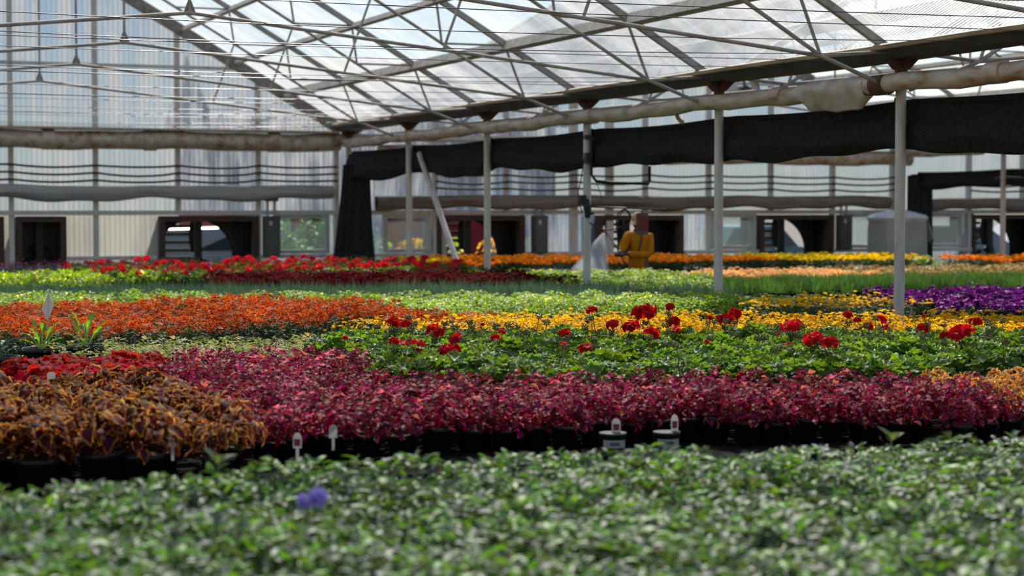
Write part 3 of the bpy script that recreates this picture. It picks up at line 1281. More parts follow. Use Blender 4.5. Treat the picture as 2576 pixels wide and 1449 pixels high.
LM = {}
LM['fg'] = leafmat('grey_green_leaf', [(0.0, rgb(140, 154, 134)), (0.25, rgb(104, 124, 98)), (1.0, rgb(92, 112, 88))], rough=0.46, trans=0.36, tcol=(1.0, 1.0, 0.3), jit=0.35, spec=0.5, tgain=1.35,
                   patch=(0.70, [(0.0, rgb(124, 164, 64)), (1.0, rgb(98, 148, 46))]))
LM['yc'] = leafmat('gold_edged_maroon_leaf', [(0.0, rgb(82, 36, 46)), (0.45, rgb(72, 26, 40)), (0.64, rgb(112, 44, 34)), (0.80, rgb(184, 88, 34)), (0.91, rgb(216, 158, 52)), (1.0, rgb(240, 204, 92))],
                   rough=0.6, trans=0.45, jit=0.3, hue=0.03, spec=0.10, tgain=1.35, patch=(0.9, [(0.0, rgb(130, 60, 40)), (0.5, rgb(176, 92, 44)), (0.85, rgb(206, 150, 56)), (1, rgb(224, 190, 84))]))
LM['yc2'] = leafmat('golden_coleus_leaf', [(0.0, rgb(120, 50, 36)), (0.40, rgb(132, 58, 34)), (0.62, rgb(196, 120, 40)), (0.85, rgb(228, 180, 62)), (1.0, rgb(240, 208, 96))], rough=0.6, trans=0.48, jit=0.25, hue=0.02, spec=0.12, tgain=1.6)
LM['mg'] = leafmat('magenta_coleus_leaf', [(0.0, rgb(204, 20, 92)), (0.28, rgb(156, 16, 74)), (0.52, rgb(98, 16, 58)), (0.84, rgb(76, 18, 48)), (0.95, rgb(140, 86, 54)), (1.0, rgb(168, 118, 70))],
                   rough=0.55, trans=0.45, jit=0.4, hue=0.06, spec=0.20, tgain=1.5, patch=(0.95, [(0.0, rgb(212, 74, 104)), (0.6, rgb(206, 96, 104)), (1, rgb(196, 140, 90))]))
LM['rc'] = leafmat('red_coleus_leaf', [(0.0, rgb(188, 24, 30)), (0.6, rgb(168, 18, 26)), (0.92, rgb(118, 18, 28)), (1.0, rgb(186, 84, 56))], rough=0.65, trans=0.45, jit=0.35, hue=0.02, spec=0.08, tgain=1.7)
LM['gl'] = leafmat('geranium_leaf', [(0.0, rgb(120, 150, 72)), (0.5, rgb(86, 124, 54)), (0.75, rgb(78, 114, 50)), (1.0, rgb(98, 136, 58))], rough=0.45, trans=0.48, tcol=(1.2, 1.0, 0.2), jit=0.3, spec=0.45, tgain=2.0)
LM['gf'] = leafmat('red_geranium_petal', [(0.0, rgb(170, 4, 20)), (0.7, rgb(214, 8, 26)), (1.0, rgb(228, 16, 34))], rough=0.6, trans=0.42, jit=0.32, hue=0.01, spec=0.2)
LM['gf2'] = leafmat('scarlet_geranium_petal', [(0.0, rgb(214, 10, 40)), (1.0, rgb(236, 22, 56))], rough=0.55, trans=0.42, jit=0.2, hue=0.02, spec=0.2)
LM['stalk'] = leafmat('green_brown_stalk', [(0.0, rgb(120, 128, 74)), (1.0, rgb(104, 112, 62))], rough=0.5, trans=0.1, jit=0.3, spec=0.3)
LM['bud'] = leafmat('green_red_bud', [(0.0, rgb(112, 116, 64)), (0.6, rgb(104, 100, 58)), (1.0, rgb(128, 60, 46))], rough=0.5, trans=0.2, jit=0.3, spec=0.3)
LM['pale'] = leafmat('pale_sage_leaf', [(0.0, rgb(150, 164, 96)), (0.7, rgb(136, 152, 88)), (1.0, rgb(200, 198, 150))], rough=0.5, trans=0.45, tcol=(1, 1, 0.45), jit=0.3, spec=0.35, tgain=1.8,
                     patch=(0.82, [(0, rgb(176, 140, 96)), (1, rgb(190, 160, 110))]))
LM['orl'] = leafmat('dark_green_fine_leaf', [(0.0, rgb(70, 96, 54)), (1.0, rgb(54, 82, 46))], rough=0.6, trans=0.3, tcol=(0.8, 1, 0.4), jit=0.3, spec=0.18)
LM['orf'] = leafmat('orange_red_petal', [(0.0, rgb(236, 124, 30)), (0.6, rgb(222, 92, 28)), (1.0, rgb(196, 66, 24))], rough=0.6, trans=0.38, jit=0.36, hue=0.045, spec=0.2)
LM['yef'] = leafmat('golden_yellow_petal', [(0.0, rgb(255, 186, 4)), (1.0, rgb(255, 210, 16))], rough=0.55, trans=0.5, jit=0.15, hue=0.02, spec=0.2)
LM['disc'] = leafmat('brown_flower_disc', [(0.0, rgb(120, 70, 20)), (1.0, rgb(150, 90, 24))], rough=0.7, trans=0.05, jit=0.2)
LM['lgr'] = leafmat('light_green_leaf', [(0.0, rgb(140, 180, 62)), (0.8, rgb(124, 166, 50)), (1.0, rgb(156, 186, 90))], rough=0.45, trans=0.48, tcol=(1.25, 1, 0.2), jit=0.32, spec=0.35, tgain=1.9,
                    patch=(0.93, [(0, rgb(206, 214, 190)), (1, rgb(216, 222, 204))]))
LM['teal'] = leafmat('blue_green_blade', [(0.0, rgb(104, 134, 108)), (1.0, rgb(86, 114, 92))], rough=0.5, trans=0.3, tcol=(0.9, 1, 0.6), jit=0.28, spec=0.5)
LM['dred'] = leafmat('dark_crimson_leaf', [(0.0, rgb(118, 10, 24)), (0.6, rgb(88, 8, 20)), (1.0, rgb(56, 9, 18))], rough=0.75, trans=0.42, jit=0.4, hue=0.02, spec=0.04)
LM['grass'] = leafmat('bright_green_blade', [(0.0, rgb(112, 140, 86)), (1.0, rgb(90, 120, 70))], rough=0.5, trans=0.42, tcol=(0.8, 1, 0.35), jit=0.3, spec=0.35, tgain=1.6)
LM['peach'] = leafmat('peach_petal', [(0.0, rgb(255, 202, 122)), (1.0, rgb(255, 214, 150))], rough=0.55, trans=0.5, jit=0.15, hue=0.03, spec=0.2)
LM['vari'] = leafmat('yellow_maroon_leaf', [(0.0, rgb(118, 52, 36)), (0.4, rgb(150, 92, 34)), (0.7, rgb(206, 172, 40)), (1.0, rgb(220, 194, 66))], rough=0.45, trans=0.4, jit=0.3)
LM['mar'] = leafmat('orange_marigold_petal', [(0.0, rgb(255, 186, 26)), (1.0, rgb(255, 196, 34))], rough=0.6, trans=0.45, jit=0.2, hue=0.03, spec=0.2)
LM['mary'] = leafmat('yellow_marigold_petal', [(0.0, rgb(255, 232, 2)), (1.0, rgb(255, 236, 8))], rough=0.6, trans=0.45, jit=0.15, hue=0.01, spec=0.2)
LM['pur'] = leafmat('purple_petal', [(0.0, rgb(80, 8, 84)), (0.6, rgb(116, 20, 122)), (1.0, rgb(136, 32, 142))], rough=0.5, trans=0.4, jit=0.25, hue=0.03, spec=0.3)
LM['lil'] = leafmat('lilac_petal', [(0.0, rgb(120, 96, 176)), (1.0, rgb(150, 128, 204))], rough=0.5, trans=0.35, jit=0.2, hue=0.02, spec=0.3)
LM['pink'] = leafmat('pink_petal', [(0.0, rgb(214, 60, 140)), (1.0, rgb(232, 96, 166))], rough=0.5, trans=0.35, jit=0.15, hue=0.02, spec=0.3)
LM['young'] = leafmat('young_lime_leaf', [(0.0, rgb(190, 204, 140)), (0.25, rgb(132, 178, 62)), (1.0, rgb(116, 166, 46))], rough=0.38, trans=0.45, tcol=(0.9, 1, 0.3), jit=0.15, spec=0.5)
M['pot'] = surf('black_nursery_pot', lin(34, 34, 34), lin(26, 26, 26), rough=0.42, scale=10)
M['soil'] = surf('brown_potting_soil', lin(84, 62, 50), lin(52, 40, 34), rough=0.95, scale=40, bump=0.5)
M['tagw'] = leafmat('white_plastic_tag', [(0.0, lin(226, 222, 218)), (1.0, lin(222, 218, 214))], rough=0.5, trans=0.5, jit=0.02, hue=0.0, spec=0.3, tgain=1.0)
M['tagp'] = surf('red_printed_picture', lin(160, 62, 62), lin(120, 40, 46), rough=0.5, scale=30)
M['tagg'] = surf('grey_plastic_tag', lin(120, 122, 128), lin(96, 98, 104), rough=0.5, scale=5)
M['ink'] = surf('dark_print', lin(40, 44, 60), rough=0.6)


def pot_geo(r=0.055, h=0.11):
    g = G()
    g.lathe([(r * 0.78, 0.0), (r * 0.96, h * 0.84), (r * 1.05, h * 0.84), (r * 1.06, h), (r * 0.98, h), (r * 0.94, h * 0.88)], 18, (0, 0, 0), capt=False)
    return g


def soil_geo(r=0.055, h=0.11):
    g = G()
    g.lathe([(r * 0.95, h * 0.90), (r * 0.5, h * 0.94), (0.004, h * 0.95)], 14, (0, 0, 0), capb=False)
    return g


POT = {}
for key, (r, h) in dict(small=(0.055, 0.10), mid=(0.075, 0.115), big=(0.11, 0.20), tray=(0.06, 0.07)).items():
    POT[key] = (pot_geo(r, h).mesh('pot', M['pot']), soil_geo(r, h).mesh('soil', M['soil']))

POSTS_XY = [(X0, y) for y in POSTY] + [(X1, 24.73)]


def lattice(x0, x1, y0, y1, sp, inside, seed, jit=0.22, z=0.9, marg=(230, 150)):
    rs = np.random.default_rng(seed)
    out = []
    row = 0
    y = y0
    while y <= y1:
        x = x0 + (sp / 2 if row % 2 else 0)
        while x <= x1:
            xx, yy = x + U(rs, -jit, jit) * sp, y + U(rs, -jit, jit) * sp
            if inside(xx, yy) and all((xx - a) ** 2 + (yy - b) ** 2 > 0.02 for a, b in POSTS_XY):
                p = pix(xx, yy, z)
                m = sp * FPX / max(p[2], 1) * 0.7
                if -marg[0] - m < p[0] < 2576 + marg[1] + m and p[1] < 1449 + 60 + m:
                    out.append((xx, yy, row))
            x += sp
        y += sp * 0.87
        row += 1
    return out


def plants(name, label, cat, group, variants, pts, seed, limit=300, pot=None, potrows=1, smin=0.9, smax=1.12, labels2=None, stuff=None, tilt=0.06, up=None, potfn=None):
    """variants: list of lists of (part name, mesh). The nearest `limit` positions become things of their own, the rest one stuff object."""
    rs = np.random.default_rng(seed)
    pts = sorted(pts, key=lambda p: pix(p[0], p[1], 0.9)[2] + (0 if -40 < pix(p[0], p[1], 0.9)[0] < 2616 else 50))
    things, rest = pts[:limit], pts[limit:]
    minrow = {}
    roots = []
    for (x, y, row) in things:
        v = variants[int(rs.integers(len(variants)))]
        s = U(rs, smin, smax)
        root = bpy.data.objects.new(name, None)
        COL.objects.link(root)
        root.empty_display_size = 0.05
        root.location = (x, y, BZ)
        root.rotation_euler = (U(rs, -tilt, tilt), U(rs, -tilt, tilt), rs.random() * 2 * PI)
        zs = s * (up(x, y) if up else 1.0)
        root.scale = (s, s, zs)
        front = (potfn(x, y) if potfn else row < potrows) and pot
        if front and labels2:
            tag(root, labels2[0], cat, labels2[1])
        else:
            tag(root, label, cat, group)
        for pn, me in v:
            o = bpy.data.objects.new(pn, me)
            COL.objects.link(o)
            o.parent = root
        if front:
            for pn, me in (('pot', POT[pot][0]), ('soil', POT[pot][1])):
                o = bpy.data.objects.new(pn, me)
                COL.objects.link(o)
                o.parent = root
        roots.append(root)
    if rest and stuff:
        # one object for the plants of this bed that nobody could count
        g = {}
        gg = G()
        for (x, y, row) in rest:
            v = variants[int(rs.integers(len(variants)))]
            s = U(rs, smin, smax)
            a = rs.random() * 2 * PI
            ca, sa = math.cos(a) * s, math.sin(a) * s
            Rm = np.array([[ca, -sa, 0], [sa, ca, 0], [0, 0, s * (up(x, y) if up else 1.0)]])
            for k, (pn, me) in enumerate(v):
                gg.merge(SRC[me.name], Rm, (x, y, BZ), rs.random())
                gg.M[-len(SRC[me.name].M):] = [m + MOFF[me.name] for m in SRC[me.name].M]
        mats = []
        for pn, me in variants[0]:
            mats += list(me.materials)
        o = gg.build(stuff[0], mats)
        tag(o, stuff[1], cat, kind='stuff')
    return roots


SRC, MOFF = {}, {}


def variant(*parts_):
    """parts_: (name, G, mats). Keeps the source arrays for the uncountable rest of a bed."""
    off = 0
    out = []
    for nm, g, mats in parts_:
        mats = mats if isinstance(mats, (list, tuple)) else [mats]
        me = g.mesh(nm, mats)
        SRC[me.name] = g
        MOFF[me.name] = off
        off += len(mats)
        out.append((nm, me))
    return out


NV = 5
# ---- species ------------------------------------------------------
def rsx(k):
    return np.random.default_rng(1000 + k)


tp_fg = [leaf_tpl(0.050, 0.030, 5, 4, 0.5, 0.2, 'ovate'), leaf_tpl(0.046, 0.020, 5, 2, 0.25, 0.2, 'oblong'), leaf_tpl(0.058, 0.030, 5, 4, 0.8, 0.15, 'ovate'), leaf_tpl(0.036, 0.018, 4, 2, 0.4, 0.2, 'oblong')]
V_FG = []
for k in range(NV + 2):
    rs = rsx(k)
    g = bush(rs, 115, tp_fg, 0.12, 0.245, 0.05, pin=(10, 80), pout=(-30, 55), yawj=1.6, dome=0.3, layers=0.5, smin=0.42, smax=1.05, roll=0.6)
    stems(g, rs, 6, 0.11, 0.02, 0.2)
    V_FG.append(variant(('foliage', g, LM['fg'])))

tp_yc = [leaf_tpl(0.088, 0.062, 8, 6, 1.3, 0.12, 'ovate', 0.05, 0.004), leaf_tpl(0.078, 0.056, 8, 6, 1.7, 0.10, 'ovate', 0.05, 0.005), leaf_tpl(0.07, 0.05, 8, 6, 0.6, 0.2, 'ovate', 0.05, 0.003)]
V_YC = []
for k in range(NV):
    rs = rsx(20 + k)
    g = bush(rs, 62, tp_yc, 0.125, 0.275, 0.10, pin=(5, 50), pout=(-15, 35), yawj=0.7, dome=0.5, layers=0.5, smin=0.55, smax=1.05)
    stems(g, rs, 7, 0.12, 0.08, 0.24, 0.003)
    V_YC.append(variant(('foliage', g, LM['yc'])))

tp_y2 = [leaf_tpl(0.052, 0.038, 8, 6, 1.3, 0.12, 'ovate', 0.06, 0.004), leaf_tpl(0.044, 0.034, 8, 6, 1.7, 0.10, 'ovate', 0.06, 0.005)]
V_YC2 = []
for k in range(3):
    rs = rsx(30 + k)
    g = bush(rs, 80, tp_y2, 0.11, 0.235, 0.09, pin=(5, 50), pout=(-15, 35), yawj=0.8, dome=0.5, layers=0.5, smin=0.6, smax=1.1)
    stems(g, rs, 5, 0.06, 0.08, 0.2, 0.003)
    V_YC2.append(variant(('foliage', g, LM['yc2'])))
tp_mg = [leaf_tpl(0.050, 0.034, 6, 4, 0.9, 0.15, 'ovate', 0.05, 0.003), leaf_tpl(0.042, 0.029, 6, 4, 1.3, 0.15, 'ovate', 0.05, 0.003), leaf_tpl(0.038, 0.026, 6, 4, 0.5, 0.3, 'ovate', 0.05, 0.002)]
V_MG = []
for k in range(NV + 1):
    rs = rsx(40 + k)
    g = bush(rs, 110, tp_mg, 0.108, 0.235, 0.075, pin=(0, 60), pout=(-45, 25), yawj=1.2, dome=0.72, layers=0.55, smin=0.5, smax=1.1, roll=0.6)
    stems(g, rs, 5, 0.05, 0.08, 0.17)
    V_MG.append(variant(('foliage', g, LM['mg'])))

tp_rc = [leaf_tpl(0.10, 0.085, 8, 6, 0.7, 0.12, 'ovate', 0.06, 0.006), leaf_tpl(0.09, 0.07, 8, 6, 1.1, 0.12, 'ovate', 0.06, 0.006)]
V_RC = []
for k in range(4):
    rs = rsx(60 + k)
    g = bush(rs, 46, tp_rc, 0.12, 0.245, 0.10, pin=(-5, 40), pout=(-55, -5), yawj=0.8, dome=0.4, layers=0.5, smin=0.6, smax=1.05)
    stems(g, rs, 6, 0.1, 0.08, 0.22, 0.003)
    V_RC.append(variant(('foliage', g, LM['rc'])))

tp_gl = [round_tpl(0.045, 3, 28, 0.18, 0.22, 7, 0.09), round_tpl(0.042, 3, 28, 0.22, -0.28, 7, 0.10), round_tpl(0.036, 3, 28, 0.15, 0.42, 7, 0.09)]


def geranium_foliage(rs, n=54, R0=0.15, h=0.27):
    g = G()
    for i in range(n):
        t = math.sqrt(rs.random())
        a = 2.399963 * i + U(rs, -0.4, 0.4)
        lay = 1.0 if rs.random() > 0.5 else U(rs, 0.45, 0.95)
        z = 0.10 + (h - 0.10) * (1 - 0.35 * t * t) * lay
        p = (R0 * t * math.cos(a), R0 * t * math.sin(a), z)
        R = rot(a - PI / 2 + U(rs, -0.7, 0.7), math.radians(U(rs, -25, 40) * (1 - t) + U(rs, -60, 20) * t), U(rs, -0.5, 0.5))
        put(g, tp_gl[int(rs.integers(3))], p, R, U(rs, 0.5, 1.0), rs.random(), 0)
        g.path([(0.02 * math.cos(a), 0.02 * math.sin(a), 0.08), (p[0] * 0.6, p[1] * 0.6, 0.08 + (z - 0.08) * 0.65), p], 0.0018, 4, 1, caps=False)
    return g


V_GE = []
for k in range(NV):
    rs = rsx(80 + k)
    V_GE.append(variant(('foliage', geranium_foliage(rs), [LM['gl'], LM['stalk']])))
V_GEF = []
tp_petal = leaf_tpl(0.022, 0.021, 3, 2, 0.5, 0.1, 'obovate')


def floret(g, pos, nrm_yaw, nrm_pitch, s, rnd, k5=5, mat=0):
    B = rot(nrm_yaw, nrm_pitch)
    for k in range(k5):
        put(g, tp_petal, pos, B @ rot(2 * PI * k / k5 + 0.3, math.radians(28)), s, (rnd + k * 0.17) % 1.0, mat)


def head_geo(rs, R0=0.03, n=15, full=1.0):
    g = G()
    for i in range(n):
        t = (i + 0.5) / n * full
        th = t * PI * 0.54
        a = 2.399963 * i
        k = U(rs, 0.72, 1.18)
        p = (k * R0 * math.sin(th) * math.cos(a), k * R0 * math.sin(th) * math.sin(a), k * R0 * 0.62 * math.cos(th))
        floret(g, p, a - PI / 2 + U(rs, -0.6, 0.6), -th + U(rs, -0.4, 0.5), U(rs, 0.95, 1.35), rs.random())
    return g


def bud_geo(rs, R0=0.015, n=18):
    g = G()
    for i in range(n):
        th = PI * (0.25 + 0.62 * (i + 0.5) / n)
        a = 2.399963 * i
        p = np.array([R0 * math.sin(th) * math.cos(a), R0 * math.sin(th) * math.sin(a), R0 * 0.9 * math.cos(th)])
        g.path([(0, 0, 0), tuple(p)], 0.0009, 4, 0, caps=False)
        sub = G()
        sub.lathe([(0.0006, -0.006), (0.0034, -0.002), (0.0034, 0.002), (0.0008, 0.006)], 6, (0, 0, 0))
        g.merge(sub, rot(a - PI / 2, -th), tuple(p), rs.random())
    return g


HEADS = []
for k, (R0, n, full) in enumerate(((0.036, 20, 1.0), (0.030, 14, 0.9), (0.024, 9, 0.8), (0.014, 4, 0.6))):
    HEADS.append(head_geo(rsx(120 + k), R0, n, full).mesh('petals', LM['gf']))
BUDS = [bud_geo(rsx(130 + k)).mesh('buds', LM['bud']) for k in range(3)]

tp_pale = [leaf_tpl(0.036, 0.020, 3, 2, 0.4, 0.2, 'oblong'), leaf_tpl(0.030, 0.020, 3, 2, 0.7, 0.15, 'ovate')]
V_PA = []
for k in range(4):
    rs = rsx(140 + k)
    V_PA.append(variant(('foliage', bush(rs, 56, tp_pale, 0.085, 0.20, 0.07, pin=(15, 75), pout=(-25, 35), yawj=1.2, dome=0.5, layers=0.4, smin=0.6), LM['pale'])))

tp_or = [leaf_tpl(0.045, 0.012, 3, 1, 0.3, 0.1, 'oblong'), leaf_tpl(0.05, 0.015, 3, 1, 0.6, 0.1, 'oblong')]
fl_or = [daisy(7, 0.024, 0.014, 0.35), daisy(8, 0.021, 0.012, 0.8), daisy(6, 0.022, 0.014, 0.1)]
V_OR = []
for k in range(NV):
    rs = rsx(160 + k)
    g = bush(rs, 110, tp_or, 0.115, 0.225, 0.03, pin=(20, 80), pout=(-30, 40), yawj=1.4, dome=0.2, layers=0.7, smin=0.7)
    V_OR.append(variant(('foliage', g, LM['orl']), ('blossoms', scatter_flowers(rs, fl_or, 26, 0.125, 0.255, dome=0.16, tilt=55, rise=0.025), [LM['orf'], LM['disc']])))

fl_ye = [daisy(6, 0.023, 0.014, 0.55), daisy(7, 0.021, 0.012, 0.9), daisy(6, 0.022, 0.014, 0.25)]
V_YE, V_YE2 = [], []
for k in range(NV):
    rs = rsx(180 + k)
    g = bush(rs, 80, tp_or, 0.115, 0.215, 0.03, pin=(20, 80), pout=(-30, 40), yawj=1.4, dome=0.2, layers=0.7, smin=0.7)
    V_YE.append(variant(('foliage', g, LM['orl']), ('blossoms', scatter_flowers(rs, fl_ye, 24, 0.125, 0.255, dome=0.14, tilt=45, rise=0.022), [LM['yef'], LM['disc']])))
    V_YE2.append(variant(('foliage', g, LM['orl']), ('blossoms', scatter_flowers(rs, fl_ye, 9, 0.12, 0.285, dome=0.2, tilt=45, rise=0.03), [LM['yef'], LM['disc']])))

tp_lg = [leaf_tpl(0.040, 0.030, 3, 2, 0.5, 0.15, 'ovate'), leaf_tpl(0.034, 0.026, 3, 2, 0.9, 0.15, 'ovate')]
V_LG = []
for k in range(NV):
    rs = rsx(200 + k)
    V_LG.append(variant(('foliage', bush(rs, 90, tp_lg, 0.14, 0.245, 0.03, pin=(-5, 65), pout=(-35, 40), yawj=1.3, dome=0.25, layers=0.55, smin=0.6, smax=1.2), LM['lgr'])))

V_TE = [variant(('foliage', blades(rsx(220 + k), 100, 0.25, 0.009, 0.26, 0.04, spread=40, base=0.55), LM['teal'])) for k in range(4)]
V_ON = [variant(('foliage', blades(rsx(230 + k), 90, 0.175, 0.0085, 0.22, 0.09, spread=24, base=0.45), LM['grass'])) for k in range(4)]
tp_dr = [leaf_tpl(0.05, 0.030, 3, 2, 0.6, 0.15, 'ovate'), leaf_tpl(0.045, 0.024, 3, 2, 0.9, 0.15, 'ovate')]
V_DR = [variant(('foliage', bush(rsx(240 + k), 80, tp_dr, 0.135, 0.29, 0.05, pin=(0, 60), pout=(-50, 20), yawj=1.2, dome=0.3, layers=0.5, smin=0.6), LM['dred'])) for k in range(4)]
V_FGE = []
for k in range(4):
    rs = rsx(250 + k)
    hd = [head_geo(rs, 0.032, 10, 1.0)]
    fl = scatter_flowers(rs, hd, (1, 2, 1, 1)[k], 0.14, 0.345, dome=0.25, tilt=10, smin=0.8, smax=1.25, rise=0.055)
    st = geranium_foliage(rs, 26, 0.16, 0.25)
    stems(st, rs, 6, 0.15, 0.1, 0.33, 0.0025, 1)
    V_FGE.append(variant(('foliage', st, [LM['gl'], LM['stalk']]), ('blossoms', fl, LM['gf2'])))
tp_lt = [leaf_tpl(0.07, 0.030, 3, 2, 0.4, 0.2, 'oblong'), leaf_tpl(0.06, 0.032, 3, 2, 0.2, 0.2, 'oblong')]
V_LT = [variant(('foliage', bush(rsx(260 + k), 44, tp_lt, 0.11, 0.24, 0.05, pin=(40, 85), pout=(10, 65), yawj=1.2, dome=0.2, layers=0.5, smin=0.6), LM['lgr'])) for k in range(4)]
V_PG = []
for k in range(3):
    rs = rsx(270 + k)
    fl = scatter_flowers(rs, [daisy(5, 0.018, 0.014, 0.3)], 5, 0.13, 0.29, smin=0.9)
    for q in fl.M:
        q[:] = 0
    V_PG.append(variant(('foliage', blades(rs, 80, 0.22, 0.008, 0.26, 0.04, spread=35, base=0.5), LM['teal']), ('blossoms', fl, LM['pink'])))
V_PE = []
for k in range(3):
    rs = rsx(280 + k)
    fl = scatter_flowers(rs, [daisy(6, 0.022, 0.02, 0.25)], 30, 0.13, 0.225, dome=0.15, tilt=30)
    for q in fl.M:
        q[:] = 0
    V_PE.append(variant(('foliage', bush(rs, 40, tp_lg, 0.12, 0.20, 0.04, dome=0.2), LM['lgr']), ('blossoms', fl, LM['peach'])))
V_VA = [variant(('foliage', bush(rsx(290 + k), 76, tp_dr, 0.13, 0.235, 0.05, pin=(0, 60), pout=(-50, 20), yawj=1.2, dome=0.25, layers=0.5, smin=0.6), LM['vari'])) for k in range(3)]


def marigold(k, mat):
    rs = rsx(300 + k)
    return variant(('foliage', bush(rs, 70, tp_lg, 0.12, 0.20, 0.03, dome=0.15, layers=0.6, pin=(0, 70), pout=(-40, 40)), LM['orl']),
                   ('blossoms', scatter_flowers(rs, [pompon(0.024), pompon(0.020)], 13, 0.12, 0.25, dome=0.10, tilt=25, rise=0.015), mat))


V_MO = [marigold(k, LM['mar']) for k in range(3)]
V_MY = [marigold(10 + k, LM['mary']) for k in range(3)]


def trumpet(R0):
    g = G()
    put(g, round_tpl(R0, 2, 15, 0.18, 0.25, 5, 0.10), (0, 0, 0), rot(0, 0), 1.0, 0.5)
    g.path([(0, 0, -0.02), (0, 0, 0.001)], [0.002, R0 * 0.25], 6, 0, caps=False)
    return g


V_PU = []
for k in range(4):
    rs = rsx(320 + k)
    V_PU.append(variant(('foliage', bush(rs, 50, tp_lg, 0.12, 0.22, 0.04, dome=0.2, layers=0.6), LM['orl']),
                        ('blossoms', scatter_flowers(rs, [trumpet(0.028), trumpet(0.024)], 22, 0.13, 0.265, dome=0.22, tilt=60, rise=0.025), LM['pur'])))
V_GG = [variant(('foliage', bush(rsx(330 + k), 70, tp_pale, 0.13, 0.19, 0.04, pin=(10, 70), pout=(-30, 40), yawj=1.3, dome=0.2), LM['orl'])) for k in range(3)]
# ---- beds ---------------------------------------------------------
def ger_front(x):
    return 8.35 - 0.33 * (x - 2.81)


def ger_back(x):
    return 10.72 - 0.40 * (x - 3.64)


def mg_front(x):
    return 7.10 - 0.36 * max(0.0, x - 3.6)


def lg_back(x):
    return 17.7 - 0.42 * (x - 2.0)


def te_back(x):
    return 20.7 - 0.36 * x


plants('bushy_seedling', 'grey green bushy bedding plant in the blurred bed nearest the camera', 'potted plant', 'grey green plants in the nearest bed', V_FG,
       lattice(-0.3, 5.6, 2.75, 5.5, 0.165, lambda x, y: True, 11, z=0.9), 11, limit=300, smin=0.85, smax=1.15, tilt=0.12, up=lambda x, y: 0.80 + 0.21 * math.exp(-((x - 0.4) / 0.9) ** 2) + 0.13 * math.exp(-((x - 2.35) / 0.9) ** 2) * (1 if y > 4.7 else 0.5),
       stuff=('bushy_seedlings', 'grey green bedding foliage filling the rest of the nearest bed'))
XB = 1.735
plants('gold_edged_coleus', 'gold edged maroon coleus behind the front row at left', 'coleus', 'gold edged coleus at left', V_YC,
       lattice(0.3, XB - 0.06, 6.80, 8.75, 0.205, lambda x, y: not (0.92 < x < 1.28 and y > 8.3), 21), 21, pot='mid', potrows=2,
       labels2=('gold edged maroon coleus along the front bench edge at left', 'front row of gold edged coleus'), smin=0.85, smax=1.15, tilt=0.12)
plants('gold_edged_coleus', 'gold edged coleus on the short mound beyond the dark gap at far left', 'coleus', 'gold edged coleus beyond the gap', V_YC,
       lattice(0.55, 1.12, 8.95, 9.6, 0.20, lambda x, y: True, 22), 22, smin=0.8, smax=1.0)
plants('red_coleus', 'red leaved coleus in the red patch at left', 'coleus', 'red coleus patch', V_RC,
       lattice(1.28, 2.02, 8.85, 10.15, 0.20, lambda x, y: x < 1.62 + (y - 8.85) * 0.35, 23), 23, pot='mid', potrows=1, smin=0.85, smax=1.1,
       labels2=('red leaved coleus on the near edge of the red patch', 'front row of red coleus'))
plants('magenta_coleus', 'magenta coleus within the wide crimson bed', 'coleus', 'magenta coleus in the wide bed', V_MG,
       lattice(XB + 0.05, 6.2, 6.55, 10.2, 0.150, lambda x, y: mg_front(x) < y and ((y < ger_front(x) - 0.08 and not (x > 5.22 and y > 6.70)) or (x < 3.05 - (y - 9.6) * 0.2 and y < 10.15 and x > 1.74 + max(0, (y - 8.6)) * 0.2)), 24), 24,
       limit=300, pot='small', potfn=lambda x, y: y < mg_front(x) + 0.26, labels2=('magenta coleus in a black pot along the front bench edge', 'front row of magenta coleus'),
       stuff=('magenta_coleus_bed', 'magenta coleus foliage filling the back of the wide crimson bed'), smin=0.85, smax=1.15, tilt=0.12)
plants('gold_edged_coleus', 'gold edged coleus at the far right end of the crimson bed', 'coleus', 'gold edged coleus at right', V_YC2,
       lattice(5.27, 6.3, 6.80, 7.6, 0.16, lambda x, y: True, 25), 25, smin=0.85, smax=1.05)
plants('pale_sage_plant', 'small pale sage green plant in the flat bed below the orange flowers', 'potted plant', 'pale sage plants', V_PA,
       lattice(1.55, 3.9, 10.25, 11.75, 0.150, lambda x, y: x < 3.2 + (y - 10.2) * 0.2 and y > 10.28 - max(0, (x - 2.1)) * 0.45 and not (x < 2.0 and y < 10.9 and x < 1.98), 26), 26, smin=0.8, smax=1.1)
plants('orange_daisy_plant', 'dark leaved plant covered in orange daisies in the long orange bed', 'flowering plant', 'orange daisy plants', V_OR,
       lattice(1.0, 4.80, 12.0, 15.5, 0.20, lambda x, y: True, 27), 27, smin=0.9, smax=1.15,
       up=lambda x, y: 1.0 + 0.10 * math.sin(x * 2.1 + 0.4) + 0.05 * math.sin(y * 2.7))
plants('yellow_daisy_plant', 'plant covered in golden yellow daisies behind the red geraniums', 'flowering plant', 'yellow daisy plants', V_YE,
       lattice(4.6, 9.4, 9.2, 12.75, 0.20, lambda x, y: ger_back(x) < y < min(12.7, ger_back(x) + 2.2 + 0.0 * x), 28), 28, smin=0.85, smax=1.1)
plants('sparse_daisy_plant', 'green plant with few yellow daisies at left end of the yellow bed', 'flowering plant', 'sparse yellow daisy plants', V_YE2,
       lattice(3.55, 4.6, 10.75, 11.9, 0.20, lambda x, y: y > ger_back(x), 29), 29, smin=0.95, smax=1.15)
plants('sparse_daisy_plant', 'shaded plant with yellow daisies beyond the bright yellow bed at right', 'flowering plant', 'shaded yellow daisy plants', V_YE2,
       lattice(7.4, 9.1, 12.85, 14.0, 0.20, lambda x, y: x > 7.3 + (y - 12.85) * 0.5, 30), 30, smin=0.85, smax=1.05)
